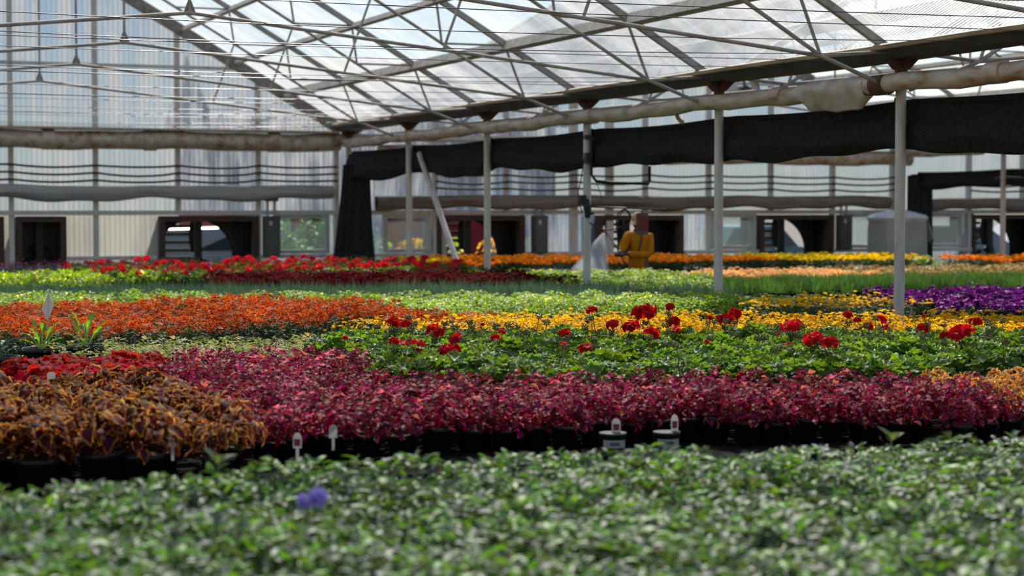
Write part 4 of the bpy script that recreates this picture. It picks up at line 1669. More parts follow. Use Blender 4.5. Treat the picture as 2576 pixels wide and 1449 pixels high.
plants('silver_green_plant', 'low silvery green plant in the shaded strip left of the purple flowers', 'potted plant', 'silvery green plants', V_GG,
       lattice(8.0, 10.2, 14.1, 15.2, 0.21, lambda x, y: x < 9.7, 31), 31)
plants('purple_petunia', 'plant covered in deep purple flowers right of the nearest post', 'flowering plant', 'purple flowering plants', V_PU,
       lattice(9.0, 12.2, 11.4, 14.3, 0.20, lambda x, y: y > 11.9 - (x - 8.9) * 0.0 and x > 9.05 - (y - 13) * -0.25, 32), 32, smin=0.9, smax=1.15)
plants('light_green_plant', 'light green leafy plant in the wide bright green bed', 'potted plant', 'light green plants', V_LG,
       lattice(1.6, 8.3, 13.9, 17.7, 0.23, lambda x, y: y < lg_back(x) and (x > 4.95 or y > 15.6), 33), 33, limit=300, smin=0.9, smax=1.12,
       stuff=('light_green_bed', 'light green foliage filling the far side of the bright green bed'))
plants('blue_green_plant', 'blue green tufted plant in the dark strip behind the light green bed', 'potted plant', 'blue green tufted plants', V_TE,
       lattice(1.9, 9.6, 14.6, 20.2, 0.235, lambda x, y: lg_back(x) + 0.1 < y < te_back(x) and not (8.35 < x < 8.77) and not (x > 8.35 and y < 16.0) and x < 9.1, 34), 34, limit=300, smin=0.85, smax=1.1,
       stuff=('blue_green_bed', 'blue green tufted foliage at the far side of the dark strip'))
plants('crimson_foliage_plant', 'dark crimson leaved plant in the dark red strip', 'potted plant', 'dark crimson plants', V_DR,
       lattice(4.6, 8.25, 18.0, 21.6, 0.215, lambda x, y: te_back(x) + 0.25 < y < te_back(x) + 2.5 and x > 4.5 + (y - 19.2) * 0.2, 35), 35)
plants('far_geranium', 'distant potted geranium with red flowers in front of the end wall', 'geranium', 'distant red geraniums', V_FGE,
       lattice(3.7, 8.4, 21.7, 24.6, 0.27, lambda x, y: x > 3.75 and y > te_back(x) + 2.6, 36), 36, smin=0.9, smax=1.15)
plants('lime_lettuce_plant', 'pale lime upright leafy plant at far left in front of the fans', 'potted plant', 'lime leafy plants at far left', V_LT,
       lattice(2.1, 4.65, 21.7, 23.8, 0.22, lambda x, y: x < 4.6, 37), 37, pot='tray', potrows=2, smin=0.8, smax=1.1)
plants('grassy_pink_plant', 'grassy plant with small pink flowers close to the end wall at far left', 'flowering plant', 'grassy pink plants', V_PG,
       lattice(2.5, 5.6, 24.0, 27.2, 0.28, lambda x, y: True, 38), 38, smin=0.9, smax=1.1)
plants('leafy_green_plant', 'light green plant in the bed wetted by the mist', 'potted plant', 'plants wetted by the mist', V_LG,
       lattice(7.9, 10.6, 17.7, 21.4, 0.24, lambda x, y: y > te_back(x) + 0.2 and (x > 8.75 or x < 8.4) and (y > 19.2 or x < 9.75), 39), 39, limit=300, smin=0.9, smax=1.12)
plants('long_grassy_plant', 'upright grassy green plant in the bed right of the second post', 'potted plant', 'upright grassy plants', V_ON,
       lattice(9.95, 15.6, 17.45, 19.0, 0.205, lambda x, y: True, 40), 40, limit=300, pot='small', potrows=2, smin=0.9, smax=1.1,
       labels2=('upright grassy plant in a black pot along the near bench edge at right', 'front row of upright grassy plants'),
       stuff=('long_grassy_bed', 'upright grassy foliage at the far side of the grassy bed'))
plants('peach_flower_plant', 'low plant covered in peach flowers behind the grassy bed', 'flowering plant', 'peach flowering plants', V_PE,
       lattice(10.7, 12.8, 19.1, 20.7, 0.21, lambda x, y: True, 41), 41)
plants('variegated_plant', 'low yellow and maroon leaved plant behind the grassy bed at right', 'potted plant', 'yellow maroon leaved plants', V_VA,
       lattice(12.8, 17.6, 19.1, 21.2, 0.23, lambda x, y: True, 42), 42)
plants('orange_marigold', 'orange marigold in the row before the end wall behind the person', 'marigold', 'orange marigolds', V_MO,
       lattice(9.0, 14.6, 24.6, 27.0, 0.225, lambda x, y: x < 14.4 - (y - 24.6) * 0.35 and x > 9.3, 43), 43, pot='small', potrows=1)
plants('yellow_marigold', 'yellow marigold in the row before the white tank', 'marigold', 'yellow marigolds', V_MY,
       lattice(13.3, 17.3, 24.4, 26.4, 0.225, lambda x, y: x > 14.5 - (y - 24.6) * 0.35 and x < 17.2, 44), 44, pot='small', potrows=1)
plants('yellow_marigold', 'yellow marigold behind the dark red geraniums left of the brace', 'marigold', 'yellow marigolds left of the brace', V_MY,
       lattice(8.9, 9.3, 25.2, 27.0, 0.225, lambda x, y: True, 45), 45)
plants('orange_marigold', 'orange marigold at far right before the second row of posts', 'marigold', 'orange marigolds at far right', V_MO,
       lattice(17.4, 21.0, 23.0, 24.6, 0.23, lambda x, y: True, 46), 46)

# ---- geraniums: leafy plants, then each flower head where it stands
rs_g = np.random.default_rng(77)
GE = plants('geranium', 'leafy green geranium in the bed of red geraniums', 'geranium', 'geraniums without open flowers', V_GE,
            lattice(2.9, 7.9, 7.0, 10.8, 0.235, lambda x, y: ger_front(x) < y < ger_back(x) and x > 2.85 + (y - 8.3) * 0.12 and not (x > 5.2 and y < 7.7), 50), 50, smin=0.9, smax=1.15, tilt=0.1)


def stalk_on(plant, tip, mesh_child, cname, scale, rs, lean=None):
    """A flower stalk of the plant ending at world point tip; the head is a sub-part of the stalk."""
    inv = plant.matrix_basis.inverted()
    t = inv @ Vector(tip)
    base = Vector((t.x * 0.35, t.y * 0.35, min(0.18, t.z * 0.6)))
    mid = base.lerp(t, 0.6) + Vector((U(rs, -0.01, 0.01), U(rs, -0.01, 0.01), 0.012))
    g = G()
    g.path([tuple(base), tuple(mid), tuple(t)], [0.0030, 0.0026, 0.0022], 6)
    st = g.build('stalk', LM['stalk'], plant)
    h = bpy.data.objects.new(cname, mesh_child)
    COL.objects.link(h)
    h.parent = st
    h.location = t
    h.rotation_euler = (U(rs, -0.35, 0.35), U(rs, -0.35, 0.35), rs.random() * 6.28)
    h.scale = (scale,) * 3
    return st, h


HEADPX = [(1488, 782, 30), (1622, 788, 62), (1686, 773, 30), (986, 812, 36), (1021, 818, 36), (1091, 834, 46), (990, 859, 30), (1036, 873, 64), (1147, 855, 40),
          (1127, 888, 52), (1421, 838, 30), (1418, 868, 24), (1475, 882, 52), (1541, 819, 40), (1584, 824, 46), (1636, 838, 36), (1694, 812, 34), (1700, 832, 26),
          (1787, 801, 20), (1823, 805, 42), (1848, 790, 40), (1991, 822, 48), (2046, 853, 46), (2088, 865, 58), (1986, 874, 26), (2134, 795, 28), (2157, 807, 20),
          (2183, 823, 26), (2217, 805, 28), (2231, 824, 18), (2323, 827, 38), (2325, 797, 16), (2376, 846, 28), (2418, 839, 58), (2455, 811, 34), (868, 851, 14),
          (1214, 818, 15), (1245, 851, 26), (1263, 838, 18), (1365, 942, 28), (1945, 795, 10), (1777, 862, 18), (2400, 846, 20), (1958, 842, 12)]
used = {}
glist = list(GE)
bpy.context.view_layer.update()
for (px, py, sz) in HEADPX:
    # the head's size tells how far it stands; keep it inside the bed
    z = 1.06 if py < 870 else 1.0
    p = at_z(px, py, z)
    yb, yf = ger_back(p[0]) - 0.12, ger_front(p[0]) + 0.12
    Y = min(max(p[1], yf), yb)
    p = at_y(px, py, Y)
    best = min(glist, key=lambda o: (o.location.x - p[0]) ** 2 + (o.location.y - p[1]) ** 2 + 0.05 * used.get(o.name, 0))
    used[best.name] = used.get(best.name, 0) + 1
    D = pix(*p)[2]
    want = sz / FPX * D / 2 * 1.15
    k = 0 if sz > 40 else (1 if sz > 28 else (2 if sz > 17 else 3))
    ref = (0.056, 0.050, 0.042, 0.030)[k]
    stalk_on(best, p, HEADS[k], 'flower_head', want / ref, rs_g)
    if sz > 26:
        st, b = stalk_on(best, (p[0] + U(rs_g, -0.01, 0.01), p[1], p[2] - 0.03 - want * 0.3), BUDS[0], 'bud_cluster', 1.1, rs_g)
for o in glist:
    if used.get(o.name):
        b = o
        n = used[o.name]
        o['label'] = 'red geranium with %s above its leaves' % ('one open flower head' if n == 1 else 'several open flower heads')
        o['group'] = 'geraniums in flower with one head' if n == 1 else 'geraniums with several flower heads'
for i, o in enumerate(glist):
    for q in range(1 if rs_g.random() < 0.62 else 0):
        tip = (o.location.x + U(rs_g, -0.1, 0.1), o.location.y + U(rs_g, -0.08, 0.08), U(rs_g, 1.01, 1.11))
        stalk_on(o, tip, BUDS[int(rs_g.integers(3))], 'bud_cluster', U(rs_g, 0.8, 1.25), rs_g)

# ---- pink head among the distant geraniums
g = bush(rsx(400), 30, tp_lg, 0.15, 0.26, 0.05)
V1 = variant(('foliage', geranium_foliage(rsx(401), 26, 0.16, 0.24), [LM['gl'], LM['stalk']]))
p = at_z(525, 668, 1.02)
root = thing('far_geranium', 'distant geranium with the only bright pink flower head', 'geranium', (p[0], p[1], BZ))
for pn, me in V1:
    o = bpy.data.objects.new(pn, me)
    COL.objects.link(o)
    o.parent = root
h = bpy.data.objects.new('flower_head', head_geo(rsx(402), 0.045, 22, 1.0).mesh('petals', LM['pink']))
COL.objects.link(h)
h.parent = root
h.location = (0, 0, p[2] - BZ)
h['label'] = 'bright pink flower head'

# ---- big young plants in large pots, left of the pale bed
rs = rsx(410)
for (px, py, hh, lb, nl) in ((105, 878, 0.27, 'young lime plant with broad leaves in large black pot, left of the taller one', 13),
                             (215, 872, 0.31, 'tall young lime plant with wavy edged leaves in large black pot', 12),
                             (-2, 900, 0.24, 'grey green plant in large black pot cut off by the picture edge', 9)):
    x, y, _ = at_z(px, py, BZ + 0.19)
    y = max(y, 10.0)
    root = thing('young_plant', lb, 'potted plant', (x, y, BZ), rs.random() * 6, 'young plants in large pots')
    g = G()
    for i in range(nl):
        a = 2.399963 * i
        inner = i / nl
        L = (0.115 if i % 3 else 0.085) * (hh / 0.36)
        tp = leaf_tpl(L * 1.15, L * 0.40, 7, 4, U(rs, 0.3, 0.9), 0.2, 'obovate', 0.10 if 'wavy' in lb else 0.03, 0.006)
        rise = (0.05 + 0.10 * inner) * (hh / 0.36)
        pitch = math.radians(35 + 45 * inner)
        d = rot(a - PI / 2, pitch) @ np.array([0, 1, 0])
        b = np.array([0.008 * math.cos(a), 0.008 * math.sin(a), 0.19])
        e = b + d * rise
        g.path([tuple(b), tuple(e)], 0.003, 5, 0, caps=False)
        put(g, tp, e, rot(a - PI / 2, pitch), 1.0, rs.random())
    g.build('foliage', LM['young'] if px > 0 else LM['teal'], root)
    for pn, me in (('pot', POT['big'][0]), ('soil', POT['big'][1])):
        o = bpy.data.objects.new(pn, me)
        COL.objects.link(o)
        o.parent = root

# ---- lone tall sprig behind the yellow marigolds
x, y, _ = at_z(2330, 668, 0.93)
root = thing('leafy_sprig', 'loose light green sprig at the foot of the second black curtain column', 'potted plant', (x, y, BZ), 0)
g = bush(rsx(415), 40, [leaf_tpl(0.10, 0.055, 4, 2, 0.6, 0.2, 'ovate')], 0.26, 0.36, 0.05, dome=0.3, pin=(0, 60), pout=(-50, 30), smin=0.6, smax=1.2)
stems(g, rsx(416), 10, 0.25, 0.05, 0.3, 0.004)
g.build('foliage', LM['lgr'], root)

# ---- lilac flower in the nearest bed
x, y, z = at_z(778, 1256, 0.985)
root = thing('lilac_flower_plant', 'single blurred lilac flower rising from the nearest green bed', 'flowering plant', (x, y, BZ), 0)
g = G()
for dx, dz, s in ((-0.018, -0.008, 0.9), (0.014, 0.0, 1.1), (0.03, 0.008, 0.8)):
    dxx = (dx * math.cos(YAW), -dx * math.sin(YAW))
    g.merge(trumpet(0.026), rot(0.4, math.radians(70)) * s, (dxx[0], dxx[1], z - BZ + dz), 0.2)
g.build('blossoms', LM['lil'], root)
g = G()
g.tube((0, 0, 0.02), (0, 0.01, z - BZ), 0.003, 6)
g.build('stem', LM['stalk'], root)

# ---- tall leaf shoots that stand out of the nearest bed
rs = rsx(420)
for px, py, w in ((2243, 1085, 0.05), (548, 1140, 0.045), (2040, 1245, 0.05), (1890, 1195, 0.06)):
    x, y, z = at_y(px, py, 5.42 if py < 1150 else 4.6)
    root = thing('leafy_shoot', {2243: 'broad grey leaf standing up from the far right of the nearest bed', 548: 'grey green leaf standing up before the gold edged coleus',
                                 2040: 'dark blue green leaf in the right part of the nearest bed', 1890: 'broad dark leaf lying in the nearest bed below the white tags'}[px], 'leaf shoot', (x, y, BZ))
    g = G()
    g.tube((0, 0, 0.03), (0, 0, z - BZ - 0.03), 0.003, 6)
    g.build('stem', LM['stalk'], root)
    for k in range(3):
        g = G()
        put(g, leaf_tpl(0.075, w, 6, 4, 0.5, 0.2, 'ovate'), (0, 0, z - BZ - 0.035), rot(-YAW + 1.2 + 2.1 * k, math.radians(60 - 12 * k)), 1.0, 0.3)
        g.build('leaf', LM['fg'], root)


# ---- plant tags
def plant_tag(px, py, zt, w, h, lb, mat, pic=False, Y=None, rz=0.15, grp='plant tags'):
    x, y, z = at_y(px, py, Y) if Y else at_z(px, py, zt)
    root = thing('plant_tag', lb, 'tag', (x, y, z - h / 2), -YAW + rz, grp)
    g = G()
    t = 0.0015
    out = [(-w / 2, 0), (w / 2, 0), (w / 2, h * 0.72), (w * 0.32, h * 0.93), (0, h), (-w * 0.32, h * 0.93), (-w / 2, h * 0.72)]
    n = len(out)
    V = [(a, -t, b) for a, b in out] + [(a, t, b) for a, b in out]
    g.add(V, [np.array([list(range(n))]), np.array([list(range(2 * n - 1, n - 1, -1))]), np.array([[i, i + n, (i + 1) % n + n, (i + 1) % n] for i in range(n)])])
    g.box((0, 0, -0.025), (w * 0.35, 2 * t, 0.05))
    g.build('blade', mat, root, smooth=False)
    if pic:
        g = G()
        g.box((0, -t - 0.0008, h * 0.37), (w * 0.72, 0.001, h * 0.46))
        g.build('printed_picture', M['tagp'], root, smooth=False)['label'] = 'red printed picture'
    return root


plant_tag(1550, 1070, 0.95, 0.036, 0.058, 'white plant tag with red picture above the labelled pot, left of its twin', M['tagw'], True, Y=6.70)
plant_tag(1697, 1063, 0.95, 0.031, 0.066, 'white plant tag with red picture, the more upright right hand twin', M['tagw'], True, Y=6.70, rz=0.3)
plant_tag(838, 1085, 0.95, 0.035, 0.055, 'white plant tag where gold edged coleus meets magenta coleus', M['tagw'], False, Y=7.10, rz=0.5)
plant_tag(748, 1108, 0.95, 0.035, 0.06, 'tilted white plant tag with red picture under gold edged leaves', M['tagw'], True, Y=6.77, rz=-0.3)
plant_tag(434, 1105, 0.95, 0.03, 0.06, 'white plant tag half hidden by front gold edged coleus', M['tagw'], False, Y=6.77, rz=0.4)
plant_tag(129, 946, 0.97, 0.038, 0.04, 'white rounded tag below the red coleus', M['tagw'], False, Y=8.72)
plant_tag(488, 1240, 0.93, 0.03, 0.05, 'blurred grey tag standing in the nearest bed', M['tagg'], False)
for px, py in ((20, 862), (196, 860), (340, 856), (412, 858), (618, 852)):
    plant_tag(px, py, 0.92, 0.016, 0.03, {20: 'small grey tag by the cut off pot at far left', 196: 'small grey tag right of the tall young plant', 340: 'small grey tag in the left half of the pale bed',
                                       412: 'small grey tag in the middle of the pale bed', 618: 'small grey tag toward the right end of the pale bed'}[px], M['tagg'], False)


def pot_label(px, py, lb):
    x, y, z = at_y(px, py, 6.643)
    g = G()
    V = []
    for k in range(9):
        a = math.radians(-50 + 100 * k / 8) - PI / 2 - 0.3
        for zz in (-0.016, 0.016):
            V.append((0.0575 * math.cos(a), 0.0575 * math.sin(a), zz))
    g.add(V, np.array([[2 * i, 2 * i + 2, 2 * i + 3, 2 * i + 1] for i in range(8)]))
    V2 = [(a * 1.004, b * 1.004, c) for a, b, c in V]
    root = thing('pot_label', lb, 'label', (x, y + 0.057, z), 0, 'pot labels')
    g.build('sticker', M['tagw'], root)
    g = G()
    for i in range(5):
        a = math.radians(-16 + 8 * i) - PI / 2 - 0.3
        c, s = math.cos(a), math.sin(a)
        g.box((0.0582 * c, 0.0582 * s, 0.001), (0.001, 0.005, 0.012), [[c, -s, 0], [s, c, 0], [0, 0, 1]])
    g.build('printed_code', M['ink'], root, smooth=False)
    g = G()
    g.lathe([(0.046, -0.066), (0.0565, 0.03), (0.0575, 0.03), (0.0575, 0.042), (0.05, 0.042)], 18)
    g.build('pot', M['pot'], root)


pot_label(1557, 1118, 'black pot with white printed sticker below the left white tag')
pot_label(1693, 1115, 'black pot with white sticker below the right white tag')

# ---- white flag in the orange bed
x, y, z = at_y(118, 770, 11.85)
root = thing('marker_flag', 'white pointed paper flag standing before the orange flowers at left', 'flag', (x, y, BZ), -YAW)
g = G()
hw, hh = 0.038, 0.095
zc = z - BZ
V = [(0.012, 0.0, zc + hh), (-hw, 0.01, zc - 0.02), (0.008, -0.016, zc - hh), (0.04, 0.012, zc + 0.0)]
Vb = [(a, b + 0.003, c) for a, b, c in V]
g.add(V + Vb, [np.array([[0, 1, 2], [0, 2, 3], [4, 6, 5], [4, 7, 6]])])
g.build('paper', M['tagw'], root, smooth=False)
g = G()
g.tube((0.01, 0.004, 0.0), (0.01, 0.004, zc + hh * 0.9), 0.002, 6)
g.build('stick', M['galv'], root)


# ---- benches
def bench(x0, x1, y0, y1, lb, legs=True):
    root = thing('bench', lb, 'bench', ((x0 + x1) / 2, (y0 + y1) / 2, 0), 0, 'black growing benches')
    zt = BZ - 0.002
    g = G()
    g.box(((x0 + x1) / 2, (y0 + y1) / 2, zt - 0.015), (x1 - x0 - 0.06, y1 - y0 - 0.06, 0.03))
    part(g, 'bench_top', M['bench_black'], root, smooth=False)
    g = G()
    for ya in (y0 + 0.015, y1 - 0.015):
        g.box(((x0 + x1) / 2, ya, zt - 0.02), (x1 - x0, 0.03, 0.06))
    for xa in (x0 + 0.015, x1 - 0.015):
        g.box((xa, (y0 + y1) / 2, zt - 0.02), (0.03, y1 - y0 - 0.06, 0.06))
    part(g, 'rim', M['bench_black'], root, smooth=False)
    g = G()
    g.tube((x0, y0 - 0.008, zt - 0.035), (x1, y0 - 0.008, zt - 0.035), 0.009, 8)
    part(g, 'edge_rail', M['bench_edge'], root)
    nx = max(2, int((x1 - x0) / 2.2) + 1)
    for i in range(nx):
        for ya in (y0 + 0.08, y1 - 0.08):
            g = G()
            xx = x0 + 0.1 + (x1 - x0 - 0.2) * i / (nx - 1)
            g.box((xx, ya, (zt - 0.05) / 2), (0.05, 0.05, zt - 0.05))
            part(g, 'leg', M['bench_black'], root, smooth=False)


bench(-0.7, 6.3, 2.4, 5.62, 'black bench carrying the blurred green bed nearest the camera')
bench(-0.2, 8.40, 6.62, 11.85, 'black bench carrying the coleus and red geraniums')
bench(8.72, 13.2, 9.0, 14.5, 'black bench carrying the purple flowers at right')
bench(-0.2, 8.40, 11.9, 21.45, 'long black bench carrying the orange and light green beds')
bench(8.72, 9.76, 14.55, 21.5, 'narrow black bench right of the main posts in shade')
bench(9.84, 18.2, 17.3, 21.5, 'black bench carrying the upright grassy plants at right')
bench(1.2, 5.9, 21.6, 27.35, 'black bench carrying the lime leafy plants before the end wall')
bench(5.96, 8.40, 21.6, 26.6, 'black bench carrying the distant red geraniums before the end wall')
bench(8.85, 17.25, 24.4, 27.1, 'black bench carrying the marigolds before the end wall')
bench(17.3, 22.5, 22.6, 24.8, 'black bench carrying the marigolds at far right')

# ---- white tank by the wall
M['tank'] = surf('grey_white_tank_plastic', lin(176, 178, 174), lin(158, 160, 156), rough=0.45, scale=3)
M['film'] = surf('loose_clear_film', lin(226, 228, 230), lin(200, 204, 208), rough=0.25, scale=6, bump=0.3)
tx, ty = at_y(2228, 600, 27.0)[0], 27.0
root = thing('water_tank', 'large grey plastic tank with white domed top behind the nearest post', 'tank', (tx, ty - 0.35, 0))
g = G()


def rrect(cx, cy, hx, hy, r, z, n=6):
    out = []
    for q, (sx, sy) in enumerate(((1, 1), (-1, 1), (-1, -1), (1, -1))):
        for k in range(n):
            a = PI / 2 * q + PI / 2 * k / (n - 1)
            out.append((cx + sx * (hx - r) + r * math.cos(a), cy + sy * (hy - r) + r * math.sin(a), z))
    return out


V = []
lv = [(0.0, 0.36), (0.08, 0.40), (0.9, 0.42), (1.35, 0.415), (1.50, 0.40)]
for z, h in lv:
    V += rrect(tx, ty - 0.35, h, 0.34, 0.08, z)
g.grid(V, 24, len(lv), wrapu=True)
part(g, 'body', M['tank'], root)
g = G()
V = []
for z, h in ((1.50, 0.41), (1.56, 0.44), (1.61, 0.40), (1.66, 0.26), (1.70, 0.12), (1.705, 0.02)):
    V += rrect(tx, ty - 0.35, h, h * 0.82, min(0.1, h * 0.5), z)
g.grid(V, 24, 6, wrapu=True)
part(g, 'domed_top', M['film'], root)['label'] = 'white domed top'
g = G()
V = []
for j in range(7):
    for i in range(9):
        u, v = i / 8, j / 6
        V.append((tx + 0.36 + 0.16 * v + 0.05 * u, ty - 0.70 + 0.25 * u, 1.58 - 0.42 * v + 0.03 * math.sin(u * 9 + v * 4)))
g.grid(V, 9, 7)
part(g, 'loose_film', M['film'], root)

# ---- valve gear on the mist post
RX = (math.cos(YAW), -math.sin(YAW))      # picture-right on the ground
P2 = (X0, POSTY[2])


def on_post(px, py, D=None):
    """Point seen at px,py at the distance of the third post."""
    d = ray(px, py)
    f = d[0] * math.sin(YAW) + d[1] * math.cos(YAW)
    D = D or (pix(P2[0], P2[1], 1.7)[2] - 0.06)
    t = D / f
    return (d[0] * t, d[1] * t, CAMZ + d[2] * t)


root = thing('valve_assembly', 'black irrigation pipework and valves clamped to the post in the mist', 'valve', (P2[0], P2[1], 1.7))
g = G()
g.path([on_post(1488, 352), on_post(1488, 440), on_post(1500, 456), on_post(1540, 460), on_post(1632, 462), on_post(1634, 455), on_post(1634, 418)], 0.017, 8)
part(g, 'supply_pipe', M['black_hose'], root)
g = G()
g.box(on_post(1479, 345), (0.09, 0.06, 0.05))
g.box(on_post(1476, 398), (0.05, 0.06, 0.12))
part(g, 'clamp', M['greybox'], root, smooth=False)
g = G()
a, b = on_post(1475, 500), on_post(1478, 548)
g.path([a, on_post(1476, 515), on_post(1479, 530), b], [0.03, 0.045, 0.04, 0.028], 10)
g.box(on_post(1466, 502), (0.06, 0.06, 0.10))
g.tube(on_post(1478, 538), on_post(1490, 538), 0.012, 8)
part(g, 'valve_body', M['blackpaint'], root)
g = G()
g.lathe([(0.012, -0.012), (0.022, 0), (0.012, 0.012)], 10, on_post(1491, 537))
part(g, 'valve_knob', M['blackpaint'], root)
g = G()
g.path([on_post(1470, 395), on_post(1462, 450), on_post(1455, 480), on_post(1455, 510), on_post(1466, 535)], 0.006, 6)
part(g, 'cable', M['black_hose'], root)
g = G()
g.path([on_post(1500, 460), on_post(1512, 490), on_post(1513, 505), on_post(1498, 521)], 0.004, 6)
part(g, 'cable', M['rust'], root)
# rod, hose loop and red box
ra, rb = on_post(1482, 520), on_post(1674, 527)
g = G()
g.tube(ra, rb, 0.010, 8)
tag(g.build('hanger_rod', M['greybox']), 'thin horizontal rod reaching right from the valve post above the cap', 'rod')
g = G()


def loop(c0, w, h, n=16, ph=0.0):
    out = []
    for i in range(n):
        a = ph + 2 * PI * i / n
        out.append(on_post(c0[0] + w * math.cos(a), c0[1] + h * math.sin(a), None))
    return out


pts = [on_post(1484, 560), on_post(1500, 572), on_post(1516, 579), on_post(1545, 576), on_post(1562, 572), on_post(1583, 564), on_post(1588, 545), on_post(1580, 530), on_post(1571, 526),
       on_post(1558, 532), on_post(1550, 548), on_post(1551, 572), on_post(1554, 600), on_post(1556, 630)]


def chaikin(p, n=2):
    p = [Vector(q) for q in p]
    for _ in range(n):
        o = [p[0]]
        for a, b in zip(p[:-1], p[1:]):
            o += [a.lerp(b, 0.25), a.lerp(b, 0.75)]
        p = o + [p[-1]]
    return [tuple(q) for q in p]


g.path(chaikin(pts), 0.0075, 7)
tag(g.build('spray_hose', M['black_hose']), 'black spray hose looped over the rod and hanging toward the hands', 'hose')
g = G()
pts = [on_post(1572, 527), on_post(1563, 534), on_post(1555, 550), on_post(1552, 566), on_post(1560, 576), on_post(1578, 572), on_post(1586, 556), on_post(1583, 538), on_post(1573, 527)]
g.path(chaikin(pts), 0.0065, 7)
tag(g.build('hose_coil', M['black_hose']), 'second narrower black hose coil hung on the rod', 'hose')

c = on_post(1616, 563)
root = thing('red_box', 'grey framed box with red face hanging from the rod before the face', 'box', c, -YAW + 0.35)
M['red'] = surf('dull_red_panel', lin(150, 34, 34), lin(122, 26, 30), rough=0.5, scale=8)
g = G()
g.box((0, 0, 0), (0.115, 0.06, 0.245))
g.build('case', M['greybox'], root, smooth=False)
g = G()
g.box((0.008, -0.033, 0.008), (0.085, 0.008, 0.175))
g.box((-0.061, 0, 0.01), (0.008, 0.048, 0.18))
g.build('red_face', M['red'], root, smooth=False)['label'] = 'dull red face'
g = G()
g.tube((0, 0, 0.12), (0, 0, 0.175), 0.006, 6)
g.build('hook', M['greybox'], root)

# ================================================================== THE PERSON
DP = 25.0     # distance along the view of the person


def cp(px, py, dd=0.0):
    return Vector(on_post(px, py, DP + dd))


def skin(name, mat, verts, edges, root_i, parent, sub=2, smooth_i=()):
    me = bpy.data.meshes.new(name)
    o0 = Vector(parent.location)
    me.from_pydata([tuple(Vector(v[0]) - o0) for v in verts], edges, [])
    o = bpy.data.objects.new(name, me)
    COL.objects.link(o)
    o.parent = parent
    sm = o.modifiers.new('skin', 'SKIN')
    sm.use_smooth_shade = True
    for i, v in enumerate(verts):
        r = v[1]
        me.skin_vertices[0].data[i].radius = (r, r) if not isinstance(r, tuple) else r
        me.skin_vertices[0].data[i].use_root = (i == root_i)
    ss = o.modifiers.new('sub', 'SUBSURF')
    ss.levels = sub
    ss.render_levels = sub
    me.materials.append(mat)
    return o


M['shirt'] = surf('mustard_cloth', lin(206, 138, 26), lin(186, 120, 20), rough=0.85, scale=18, spec=0.15, bump=0.15)
M['skin'] = surf('brown_skin', lin(112, 74, 54), lin(94, 60, 44), rough=0.5, scale=8)
M['trouser'] = surf('dark_trousers', lin(48, 50, 58), lin(36, 38, 44), rough=0.85, scale=10)
M['cap'] = surf('tan_cap', lin(206, 178, 138), lin(186, 156, 116), rough=0.8, scale=10)
M['glove'] = surf('dark_work_glove', lin(74, 52, 46), lin(56, 40, 38), rough=0.8, scale=12)
M['hair'] = surf('black_hair', lin(30, 26, 24), lin(22, 20, 18), rough=0.6, scale=20)
M['boot'] = surf('rubber_boot', lin(40, 40, 40), lin(30, 30, 30), rough=0.6)

pelvis = cp(1606, 688)
prt = thing('person', 'person in mustard long sleeved shirt and tan cap spraying plants with a wand', 'person', (pelvis.x, pelvis.y, 0.0))
r_ = Vector((RX[0], RX[1], 0))
d_ = Vector((math.sin(YAW), math.cos(YAW), 0))
f_ = (-0.72 * r_ - 0.55 * d_).normalized()    # facing
s_ = Vector((-f_.y, f_.x, 0))                 # own left
up_ = Vector((0, 0, 1))
chest = cp(1606, 615)
neck = cp(1603, 583)
headc = cp(1605, 559)
shR = cp(1580, 594, -0.02)
shL = cp(1632, 597, -0.05)
elR = cp(1566, 624, -0.12)
elL = cp(1634, 640, -0.10)
hR = cp(1555, 638, -0.34)
hL = cp(1566, 639, -0.36)

B = []   # body: (position, radius)
E_ = []


def bv(p, r, link=None):
    B.append((p, r))
    if link is not None:
        E_.append((link, len(B) - 1))
    return len(B) - 1


i0 = bv(pelvis, (0.15, 0.11))
i1 = bv(cp(1606, 655), (0.145, 0.105), i0)
i2 = bv(chest, (0.16, 0.115), i1)
i3 = bv(neck + Vector((0, 0, -0.02)), 0.06, i2)
i4 = bv(neck + Vector((0, 0, 0.06)) + f_ * 0.01, 0.052, i3)
for sh, el, ha in ((shR, elR, hR), (shL, elL, hL)):
    a = bv(sh, 0.058, i2)
    b = bv(el, 0.044, a)
    w = ha + (el - ha).normalized() * 0.09
    c = bv(w, 0.027, b)
    m = bv(ha + (el - ha).normalized() * 0.04, (0.036, 0.020), c)
    fw = (ha - el).normalized()
    side = fw.cross(up_).normalized()
    for q in range(4):         # four fingers closing round the wand
        o1 = ha + side * (0.020 * (q - 1.5)) + fw * 0.008
        ln = (0.030, 0.036, 0.034, 0.026)[q]
        k1 = bv(o1, 0.0095, m)
        k2 = bv(o1 + fw * ln - up_ * 0.012, 0.0088, k1)
        k3 = bv(o1 + fw * (ln * 0.7) - up_ * 0.036, 0.008, k2)
    k1 = bv(ha - side * 0.034 - fw * 0.03, 0.0105, m)
    k2 = bv(ha - side * 0.040 + fw * 0.002 - up_ * 0.014, 0.0095, k1)
    k3 = bv(ha - side * 0.022 + fw * 0.022 - up_ * 0.03, 0.0085, k2)
